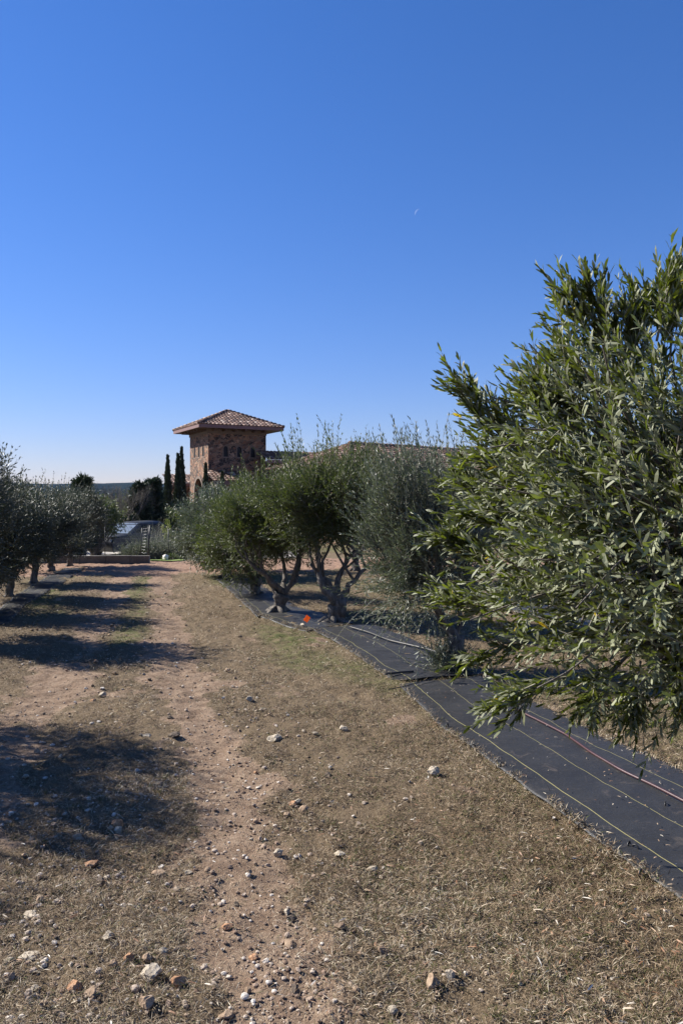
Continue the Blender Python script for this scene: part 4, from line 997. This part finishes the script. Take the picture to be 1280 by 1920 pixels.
# car
cr_ = empty('parked_car', B0(254, 33.5), R_(48)); tag(cr_, 'dark car parked beyond the fence, pale windscreen showing between tree and shrub', 'car')
cb = MB(); prof = [(-2.15, .25), (-2.2, .62), (-2.05, .82), (-1.15, .92), (-.45, 1.36), (.75, 1.42), (1.45, 1.02), (2.1, .92), (2.2, .6), (2.15, .25)]
V = []; secs = [(-.88, .93), (-.84, 1.0), (0, 1.02), (.84, 1.0), (.88, .93)]
for yy, s in secs: V += [(x_, yy * (1 if z_ < .95 else .82), .25 + (z_ - .25) * s) for x_, z_ in prof]
k = len(prof); F = []
for i in range(len(secs) - 1):
    for j in range(k): F.append([i * k + j, (i + 1) * k + j, (i + 1) * k + (j + 1) % k, i * k + (j + 1) % k])
cb.add(V, F, 0, None, True); cb.faces_only([list(range(k))], 0); cb.faces_only([[4 * k + j for j in range(k)][::-1]], 0); cb.build('body', MAT['carpaint'], cr_)
g_ = MB(); g_.add([(-1.13, -.66, .955), (-1.13, .66, .955), (-.50, .62, 1.35), (-.50, -.62, 1.35)], [[0, 1, 2, 3]]); g_.add([(-1.13, -.66, .935), (-1.13, .66, .935), (-.50, .62, 1.33), (-.50, -.62, 1.33)], [[3, 2, 1, 0]]); g_.build('windscreen', MAT['glass'], cr_)
for s in (-1, 1):
    g_ = MB(); g_.add([(-.9, s * .86, .97), (1.2, s * .86, 1.0), (.7, s * .76, 1.33), (-.42, s * .76, 1.29)], [[0, 1, 2, 3]]); g_.build('side_window', MAT['darkglass'], cr_)
    g_ = MB(); g_.box((-2.14, s * .62, .68), (.10, .34, .13)); g_.build('headlight', MAT['lamp'], cr_)
    for x_ in (-1.35, 1.35):
        t = MB(); th = np.linspace(0, 6.283, 25); t.tube([(x_, s * .80, .33), (x_, s * .92, .33)], [.33, .33], 24); wv_ = t.build('wheel', MAT['tyre'], cr_)
        t = MB(); t.tube([(x_, s * .90, .33), (x_, s * .94, .33)], [.21, .2], 20); t.build('rim', MAT['rim'], wv_)

# ---------------------------------------------------------------- fabric strips
def fabric(Lft, Rgt, seg, nw, seed, lab, group, zoff=.022, wr=.008, name='weed_fabric', ragged=.02, vscale=None, v0=0):
    """Lft, Rgt: matching points along the two edges (world); interpolated smoothly"""
    Lf = np.array([p[:2] for p in Lft]); Rg = np.array([p[:2] for p in Rgt]); n = len(Lf); T = np.linspace(0, n - 1, seg)
    def ip(A): return np.stack([np.interp(T, np.arange(n), A[:, k]) for k in (0, 1)], 1)
    l, r = ip(Lf), ip(Rg); uu = np.linspace(0, 1, nw)
    cum = np.concatenate([[0], np.cumsum(np.linalg.norm(np.diff((l + r) / 2, axis=0), axis=1))])
    s = np.arange(seg); jl = ragged * fbm(cum * 3, cum * 0 + seed, 4, seed); jr = ragged * fbm(cum * 3, cum * 0 - seed, 4, seed + 1)
    dv_ = nrm(r - l); l = l - dv_ * jl[:, None]; r = r + dv_ * jr[:, None]
    P = l[:, None] * (1 - uu)[None, :, None] + r[:, None] * uu[None, :, None]; X_, Y_ = P[..., 0], P[..., 1]
    Zf = glow(X_, Y_) + zoff + wr * fbm(X_ * 3 + seed, Y_ * 3, 3, seed) + wr * .6 * np.abs(fbm(X_ * 1.3 + Y_ * .8, Y_ * 5, 3, seed + 3))
    edge = np.minimum(uu, 1 - uu)[None]; Zf = Zf - .012 * np.exp(-edge / .02)
    endm = np.minimum(cum, cum[-1] - cum)[:, None]; Zf = Zf - .006 * np.exp(-endm / .03)
    mb = MB(); I = (np.arange(seg - 1)[:, None] * nw + np.arange(nw - 1)[None]).ravel(); V = np.stack([X_, Y_, Zf], -1).reshape(-1, 3)
    mb.add(V, np.stack([I, I + 1, I + nw + 1, I + nw], 1), 0, None, True)
    o = mb.build(name, MAT['fabric']); uvl = o.data.uv_layers.new(name='UVMap'); UV = np.stack([np.broadcast_to(uu[None], X_.shape), np.broadcast_to(cum[:, None] + v0, X_.shape)], -1).reshape(-1, 2)
    li = np.empty(len(o.data.loops), np.int32); o.data.loops.foreach_get('vertex_index', li); uvl.data.foreach_set('uv', UV[li].astype(np.float32).ravel())
    md = o.modifiers.new('thickness', 'SOLIDIFY'); md.thickness = .0015; md.offset = -1
    tag(o, lab, 'ground cloth', group); return o
GF = 'black weed fabric strips along the olive rows'
def G2(px, py): return pg(px, py, 0.02)
def ext(a, b, t): return a + (b - a) * t
l1, l2 = G2(748, 1284), G2(1280, 1692); r1, r2 = G2(905, 1268), G2(1280, 1452)
fabric([l1, G2(812, 1352), G2(905, 1422), G2(1020, 1502), G2(1130, 1588), l2, ext(G2(1130, 1588), l2, 2.6)],
       [r1, G2(960, 1300), G2(1055, 1345), G2(1130, 1388), G2(1210, 1422), ext(G2(1130, 1388), r2, 1.25), ext(G2(1130, 1388), r2, 2.7)], 420, 60, 1,
       'long near black weed fabric with yellow stitch lines and a maroon hose on it', GF, .026, .010)
fabric([G2(738, 1276), G2(690, 1245), G2(640, 1208), G2(583, 1178)], [G2(930, 1262), G2(850, 1238), G2(790, 1205), G2(700, 1170)], 160, 40, 2,
       'second black fabric piece between the suckering olive and the forked trunk', GF, .020, .012, v0=9)
fabric([G2(575, 1182), G2(530, 1170), G2(480, 1152)], [G2(668, 1166), G2(610, 1150), G2(545, 1136)], 90, 30, 3, 'wrinkled black fabric piece left of the forked trunk under the orange flag', GF, .014, .016, v0=21)
fabric([G2(482, 1156), G2(455, 1130), G2(432, 1108), G2(405, 1085)], [G2(560, 1140), G2(525, 1118), G2(500, 1102), G2(470, 1082)], 120, 30, 4, 'far black fabric strip under the many-stemmed olive on the right', GF, .018, .014, v0=31)
fabric([G2(-90, 1195), G2(-20, 1160), G2(40, 1110), G2(95, 1078)], [G2(20, 1195 - 30), G2(48, 1135), G2(112, 1098), G2(150, 1070)], 120, 30, 5, 'crumpled black fabric under the trunks of the left olive row', GF, .02, .03, v0=41)
fabric([G2(98, 1076), G2(120, 1066)], [G2(145, 1074), G2(160, 1064)], 30, 20, 6, 'small black fabric patch at the far end of the left row', GF, .02, .02, v0=51)
fabric([G2(770, 1098), G2(830, 1112), G2(980, 1150), G2(1200, 1215)], [G2(790, 1093), G2(870, 1103), G2(1050, 1140), G2(1280, 1190)], 90, 24, 7, 'black fabric strip of the next row, glimpsed right of the gap', GF, .02, .02, v0=61)

def hose(pts, r, mat, name, lab, cat, lift=.03, par=None):
    W = np.array([pg(*p) for p in pts]); t = np.linspace(0, len(W) - 1, len(W) * 10); S = np.stack([np.interp(t, np.arange(len(W)), W[:, k]) for k in range(3)], 1)
    for _ in range(4): S[1:-1] = (S[:-2] + S[1:-1] * 2 + S[2:]) / 4
    S[:, 2] = glow(S[:, 0], S[:, 1]) + lift + r + .006 * noise2(t * .9, t * 0, 3); f = MB(); f.tube(S, r, 8); o = f.build(name, mat); tag(o, lab, cat); return o
hose([(965, 1340), (1010, 1362), (1060, 1388), (1110, 1425), (1160, 1455), (1215, 1482), (1290, 1522), (1420, 1590)], .0085, MAT['hose_red'], 'irrigation_hose', 'maroon irrigation hose lying along the near black fabric', 'hose', .034)
hose([(655, 1182), (690, 1192), (730, 1208), (790, 1222), (850, 1240), (905, 1256)], .012, MAT['hose_black'], 'irrigation_hose', 'black irrigation hose lying along the second fabric piece', 'hose', .034)
hose([(728, 1304), (760, 1297), (800, 1285), (835, 1275)], .004, MAT['hose_black'], 'drip_line', 'thin black line crossing the fabric below the suckers', 'hose', .045)
hose([(722, 1272), (750, 1268), (775, 1266)], .010, MAT['hose_black'], 'fabric_roll', 'rolled up black fabric edge where two pieces meet', 'ground cloth', .028)
# fabric pins
GP = 'black pins holding down the edges of the near fabric'
for k, (px, py) in enumerate([(886, 1406), (940, 1440), (1090, 1552), (1200, 1640), (1178, 1588), (1190, 1594), (1100, 1373), (1246, 1514), (838, 1366), (1150, 1395), (1210, 1422), (1060, 1528)]):
    q = pg(px, py, .03); f = MB(); rg = random.Random(k); a = rg.random() * 3
    f.tube([[-.016 * math.cos(a), -.016 * math.sin(a), -.02], [-.015 * math.cos(a), -.015 * math.sin(a), .012], [0, 0, .018], [.015 * math.cos(a), .015 * math.sin(a), .012], [.016 * math.cos(a), .016 * math.sin(a), -.02]], .0042, 6)
    o = f.build('fabric_pin', MAT['hose_black']); o.location = (q[0], q[1], gz(q[0], q[1]) + .03)
    tag(o, 'small black pin pressed into the near black fabric', 'pin', GP)
# orange flag
q = pg(571, 1176); q[2] = gz(q[0], q[1]); fl = empty('marker_flag', q); tag(fl, 'small orange marker flag on a wire beside the forked olive', 'flag')
d = np.dot(q - CAM, FW); ft = pt(575, 1160, d) - q
f = MB(); f.tube([[0, 0, -.03], ft * .5 + [0.005, 0, 0], ft + [0, 0, .04]], .0015, 5); f.build('wire', MAT['wire'], fl)
f = MB(); w_ = .050; dg = np.array([RT * -.0 + up3(.052), RT * .050 + up3(.012), RT * .004 - up3(.052), -RT * .046 - up3(.018)])
f.add(np.concatenate([dg + ft, dg + ft + FW * .002]), [[0, 1, 2, 3], [7, 6, 5, 4], [0, 4, 5, 1], [1, 5, 6, 2], [2, 6, 7, 3], [3, 7, 4, 0]]); f.build('flag', MAT['orange'], fl)

# mounds of soil at trunk foot
# ---------------------------------------------------------------- grass, litter, gravel (uncountable)
def under_fabric(x, y):     # distance tests against the fabric polygons
    inside = np.zeros(len(x), bool)
    for poly in FAB:
        px_, py_ = poly[:, 0], poly[:, 1]; c_ = np.zeros(len(x), bool); j = len(poly) - 1
        for i in range(len(poly)):
            cond = ((py_[i] > y) != (py_[j] > y)) & (x < (px_[j] - px_[i]) * (y - py_[i]) / (py_[j] - py_[i] + 1e-12) + px_[i]); c_ ^= cond; j = i
        inside |= c_
    return inside
FAB = []
for o in list(C.objects):
    if o.name.startswith('weed_fabric'):
        n = len(o.data.vertices); co = np.empty(n * 3, np.float32); o.data.vertices.foreach_get('co', co); co = co.reshape(-1, 3)[:, :2]
        nw = {0: 60}.get(0, 60)
        # boundary: first column then last column reversed
        wds = {'near': 60}
        FAB.append(co)
def grids():
    r = []
    for o, nw in zip([o for o in C.objects if o.name.startswith('weed_fabric')], (60, 40, 30, 30, 30, 20, 24)):
        n = len(o.data.vertices); co = np.empty(n * 3, np.float32); o.data.vertices.foreach_get('co', co); g_ = co.reshape(-1, nw, 3)[..., :2]
        r.append(np.concatenate([g_[::4, 1], g_[::-4, -2]]))
    return r
FAB = grids()
rng = np.random.default_rng(9)
def scatter(n, y0, y1, xw, pw=1.0):
    """random ground points, thinning with distance along the drive"""
    u = rng.random(n); y = 1 / (1 / y0 + (1 / y1 - 1 / y0) * u) if pw == 2 else y0 + (y1 - y0) * u
    x = (rng.random(n) - .5) * 2 * xw(y) * 1.0 + y * .03; return x, y
ux, uy = scatter(1050000, 1.9, 19, lambda y: 1.3 + y * .50, 2)
ux = ux + uy * .18
sm = track(ux, uy); keep = rng.random(len(ux)) > (.06 + .80 * sm)
keep &= ~under_fabric(ux, uy); ux, uy, sm = ux[keep], uy[keep], sm[keep]
patch = fbm(ux * 3, uy * 3, 3, 91); keep = rng.random(len(ux)) < (.62 + .9 * patch); ux, uy = ux[keep], uy[keep]
n = len(ux); far_ = np.sqrt(ux ** 2 + uy ** 2)
gm = greenmap(ux, uy); tone = np.where(rng.random(n) < .10 + .10 * (ux > .8) + .45 * gm, rng.random(n) * .15, .2 + .8 * np.clip(rng.beta(1.6, 2.4, n) + .30 * fbm(ux * 1.1, uy * 1.1, 4, 95), 0, 1))
th = rng.random(n) * 6.283; el = np.abs(rng.normal(size=n)) * .38 + .05
D = np.stack([np.cos(th) * np.cos(el), np.sin(th) * np.cos(el), np.sin(el)], 1)
L = (.012 + .036 * rng.random(n) ** 1.3) * (1 + .12 * np.clip(far_ - 4, 0, 10)); W = (.0011 + .0014 * rng.random(n)) * (1 + .18 * np.clip(far_ - 3, 0, 14))
zz = glow(ux, uy) + rough(ux, uy) + .001 + .010 * rng.random(n)
gb = MB(); gb.leaves(np.stack([ux, uy, zz], 1), D, nrm(np.stack([rng.normal(size=n) * .6, rng.normal(size=n) * .6, np.ones(n)], 1)), L, W, 0, tone, False, .22)
o = gb.build('dry_grass', MAT['grass']); tag(o, 'short dry straw and green blades covering the orchard floor', 'grass', kind='stuff')
nt_ = 5200; tx, ty = scatter(nt_, 2.0, 12, lambda y: 1.3 + y * .48, 2); tx += ty * .18
kp = (track(tx, ty) < .45) & ~under_fabric(tx, ty) & (rng.random(nt_) < .45 + 1.2 * fbm(tx * 1.6, ty * 1.6, 3, 77)); tx, ty = tx[kp], ty[kp]; nt_ = len(tx)
bx = np.repeat(tx, 26) + rng.normal(size=nt_ * 26) * .014; by = np.repeat(ty, 26) + rng.normal(size=nt_ * 26) * .014; n = len(bx)
th = rng.random(n) * 6.283; el = np.clip(rng.normal(size=n) * .35 + .65, .05, 1.4); tg = np.repeat(rng.random(nt_) < .16 + .45 * greenmap(tx, ty), 26); hs2 = np.repeat(.6 + .8 * rng.random(nt_), 26)
gb = MB(); gb.leaves(np.stack([bx, by, glow(bx, by) + rough(bx, by)], 1), np.stack([np.cos(th) * np.cos(el), np.sin(th) * np.cos(el), np.sin(el)], 1), nrm(np.stack([rng.normal(size=n) * .6, rng.normal(size=n) * .6, np.ones(n)], 1)),
   (.014 + .026 * rng.random(n)) * hs2, .0016 + .0018 * rng.random(n), 0, np.where(tg & (rng.random(n) < .75), rng.random(n) * .16, .2 + .8 * rng.beta(1.8, 1.8, n)), False, .6)
o = gb.build('grass_tufts', MAT['grass']); tag(o, 'low tufts of dry and green grass dotted over the orchard floor', 'grass', kind='stuff')
# tufts along fabric edges
ex, ey = [], []
for k, poly in enumerate(FAB):
    m_ = len(poly); idx = rng.integers(0, m_ - 1, 9000 if k == 0 else 2500); t = rng.random(len(idx)); q = poly[idx] * (1 - t)[:, None] + poly[idx + 1] * t[:, None] + rng.normal(size=(len(idx), 2)) * .028
    ex.append(q[:, 0]); ey.append(q[:, 1])
ex = np.concatenate(ex); ey = np.concatenate(ey); n = len(ex); th = rng.random(n) * 6.283; el = np.abs(rng.normal(size=n)) * .5 + .1
k2 = noise2(ex * 9, ey * 9, 14) > -.15; 
D = np.stack([np.cos(th) * np.cos(el), np.sin(th) * np.cos(el), np.sin(el)], 1); gb = MB()
P = np.stack([ex, ey, glow(ex, ey) + .012 + .012 * rng.random(n)], 1)
gb.leaves(P[k2], D[k2], nrm(rng.normal(size=(n, 3)) * .5 + [0, 0, 1])[k2], (.015 + .035 * rng.random(n))[k2], (.002 + .002 * rng.random(n))[k2], 0, (.1 + .9 * rng.random(n))[k2], False, .3)
o = gb.build('edge_grass', MAT['grass']); tag(o, 'straggly dry grass overlapping the edges of the black fabric', 'grass', kind='stuff')
# fallen olive leaves
lx, ly = scatter(6500, 2.0, 9, lambda y: 1.3 + y * .48, 2); lx += ly * .18
kp = (rng.random(len(lx)) < .15 + .85 * sstep(.6, 2.2, lx) * (1 - sstep(3.5, 7, ly))) & ~under_fabric(lx, ly); lx, ly = lx[kp], ly[kp]; n = len(lx); th = rng.random(n) * 6.283
D = nrm(np.stack([np.cos(th), np.sin(th), rng.normal(size=n) * .18], 1)); gb = MB()
gb.leaves(np.stack([lx, ly, glow(lx, ly) + rough(lx, ly) + .014 + .012 * rng.random(n)], 1), D, nrm(rng.normal(size=(n, 3)) * .5 + [0, 0, 1]), .022 + .026 * rng.random(n), .003 + .004 * rng.random(n), 0, rng.random(n) ** 1.4, True, .15)
# a few on the cloth
n = 120; t = rng.random(n); a0 = FAB[0]; m_ = len(a0) // 2; ii = rng.integers(0, m_ - 2, n); uu = rng.random(n)[:, None]; q = a0[ii] * (1 - uu) + a0[::-1][ii] * uu; th = rng.random(n) * 6.283
gb.leaves(np.stack([q[:, 0], q[:, 1], glow(q[:, 0], q[:, 1]) + .042], 1), nrm(np.stack([np.cos(th), np.sin(th), th * 0 + .05], 1)), np.broadcast_to([0, 0, 1.0], (n, 3)), .010 + .022 * rng.random(n), .003 + .004 * rng.random(n), 0, rng.random(n), True, .2)
o = gb.build('fallen_leaves', MAT['litter']); tag(o, 'dry fallen olive leaves strewn over grass and fabric', 'leaf litter', kind='stuff')
# gravel
gx, gy = scatter(46000, 2.0, 18, lambda y: 1.3 + y * .40, 2); gx += gy * .08
dn = .12 + .75 * track(gx, gy) + .35 * np.exp(-((gx + .45) / .5) ** 2) + .3 * np.exp(-((gx - .75) / .2) ** 2); kp = (rng.random(len(gx)) < dn * (.55 + fbm(gx * 2, gy * 2, 3, 63))) & ~under_fabric(gx, gy); gx, gy = gx[kp], gy[kp]; n = len(gx)
gb = MB(); v, f = rock_vf(3, 1, 4); s = (.0022 + .0075 * rng.random(n) ** 3) * (1 + .05 * gy); a = rng.random(n) * 6.283; ca, sa = np.cos(a), np.sin(a)
VX = v[None, :, 0] * ca[:, None] - v[None, :, 1] * sa[:, None] * (.6 + .5 * rng.random((n, 1))); VY = v[None, :, 0] * sa[:, None] + v[None, :, 1] * ca[:, None]
V = np.stack([VX * s[:, None] + gx[:, None], VY * s[:, None] + gy[:, None], v[None, :, 2] * s[:, None] * .75 + (glow(gx, gy) + rough(gx, gy) + s * .35)[:, None]], -1)
F = (f[None] + (np.arange(n) * len(v))[:, None, None]).reshape(-1, 3); gb.add(V.reshape(-1, 3), F, 0, np.repeat(rng.random(n) ** 1.7, len(f)))
o = gb.build('gravel', MAT['gravel']); tag(o, 'fine stone grit scattered over the bare dirt', 'gravel', kind='stuff')

qx, qy = scatter(15000, 2.0, 16, lambda y: 1.3 + y * .40, 2); qx += qy * .05 - .1
dn = .10 + .55 * np.exp(-((qx + .45) / .6) ** 2) + .55 * np.exp(-((qx - .72) / .22) ** 2) * (qy < 9) + .5 * (qx < -.3) * (qy < 4.6) + .15 * (qx < 1.1) - .05
kp = (rng.random(len(qx)) < dn * (.45 + 1.3 * fbm(qx * 2.4, qy * 2.0, 3, 163))) & ~under_fabric(qx, qy); qx, qy = qx[kp], qy[kp]; n = len(qx)
gb = MB(); s = (.0055 + .010 * rng.random(n) ** 2.5) * (1 + .04 * qy); a = rng.random(n) * 6.283; vr = rng.integers(0, 5, n)
for q in range(5):
    v, f = rock_vf(40 + q, 2, 9); k = vr == q; ca, sa = np.cos(a[k])[:, None], np.sin(a[k])[:, None]; sk = s[k][:, None]; fl_ = .6 + .5 * rng.random((k.sum(), 1))
    VX = v[None, :, 0] * ca - v[None, :, 1] * sa * fl_; VY = v[None, :, 0] * sa + v[None, :, 1] * ca * fl_
    V = np.stack([VX * sk + qx[k][:, None], VY * sk + qy[k][:, None], v[None, :, 2] * sk * .8 + (glow(qx[k], qy[k]) + rough(qx[k], qy[k]))[:, None] + sk * .35], -1)
    F = (f[None] + (np.arange(k.sum()) * len(v))[:, None, None]).reshape(-1, 3); gb.add(V.reshape(-1, 3), F, 0, np.repeat(.3 + .7 * rng.random(k.sum()), len(f)))
o = gb.build('rubble', MAT['gravel']); tag(o, 'countless small broken stones strewn over the drive and its verges', 'gravel', kind='stuff')

# ---------------------------------------------------------------- moon
mo = MB(); dM = 6000.0; c0 = pt(786, 401, dM); rr_ = 9.0 / FPX * dM; pts = []
for k in range(25):
    a = R_(95) + (R_(205) - R_(95)) * k / 24; wI = math.sin(k / 24 * math.pi) * .22
    pts.append((c0 + (RT * math.cos(a) + UP * math.sin(a)) * rr_, c0 + (RT * math.cos(a) + UP * math.sin(a)) * rr_ * (1 - wI)))
V = np.array([p[0] for p in pts] + [p[1] for p in pts]); V = np.concatenate([V, V + FW * 4.0]); K = 25
mo.add(V, [[k, k + 1, K + k + 1, K + k] for k in range(K - 1)] + [[2 * K + k, 3 * K + k, 3 * K + k + 1, 2 * K + k + 1] for k in range(K - 1)] + [[k, 2 * K + k, 2 * K + k + 1, k + 1] for k in range(K - 1)])
o = mo.build('moon', MAT['moon']); tag(o, 'faint thin crescent moon in the blue sky', 'moon')

# ---------------------------------------------------------------- haze
hz = MB(); hz.box((0, 1500, 60), (9000, 4400, 0), 0) if False else None
HZ = True
if HZ:
    bm = bmesh.new(); bmesh.ops.create_cube(bm, size=1); me = bpy.data.meshes.new('haze'); bm.to_mesh(me); bm.free()
    o = bpy.data.objects.new('haze', me); C.objects.link(o); o.scale = (5600, 3300, 140); o.location = (300, 1450, 30); tag(o, 'thin blue air between the orchard and the hills', 'haze', kind='stuff')
    m = bpy.data.materials.new('haze'); m.use_nodes = True; nt = m.node_tree; nt.nodes.remove(nt.nodes['Principled BSDF'])
    pv = nd(nt, 'ShaderNodeVolumePrincipled', {'Color': (.42, .62, 1.0, 1), 'Density': .00004, 'Anisotropy': .1}); nt.links.new(pv.outputs[0], nt.nodes['Material Output'].inputs['Volume']); me.materials.append(m)
    try: m.volume_sampling = 'DISTANCE'
    except Exception: pass
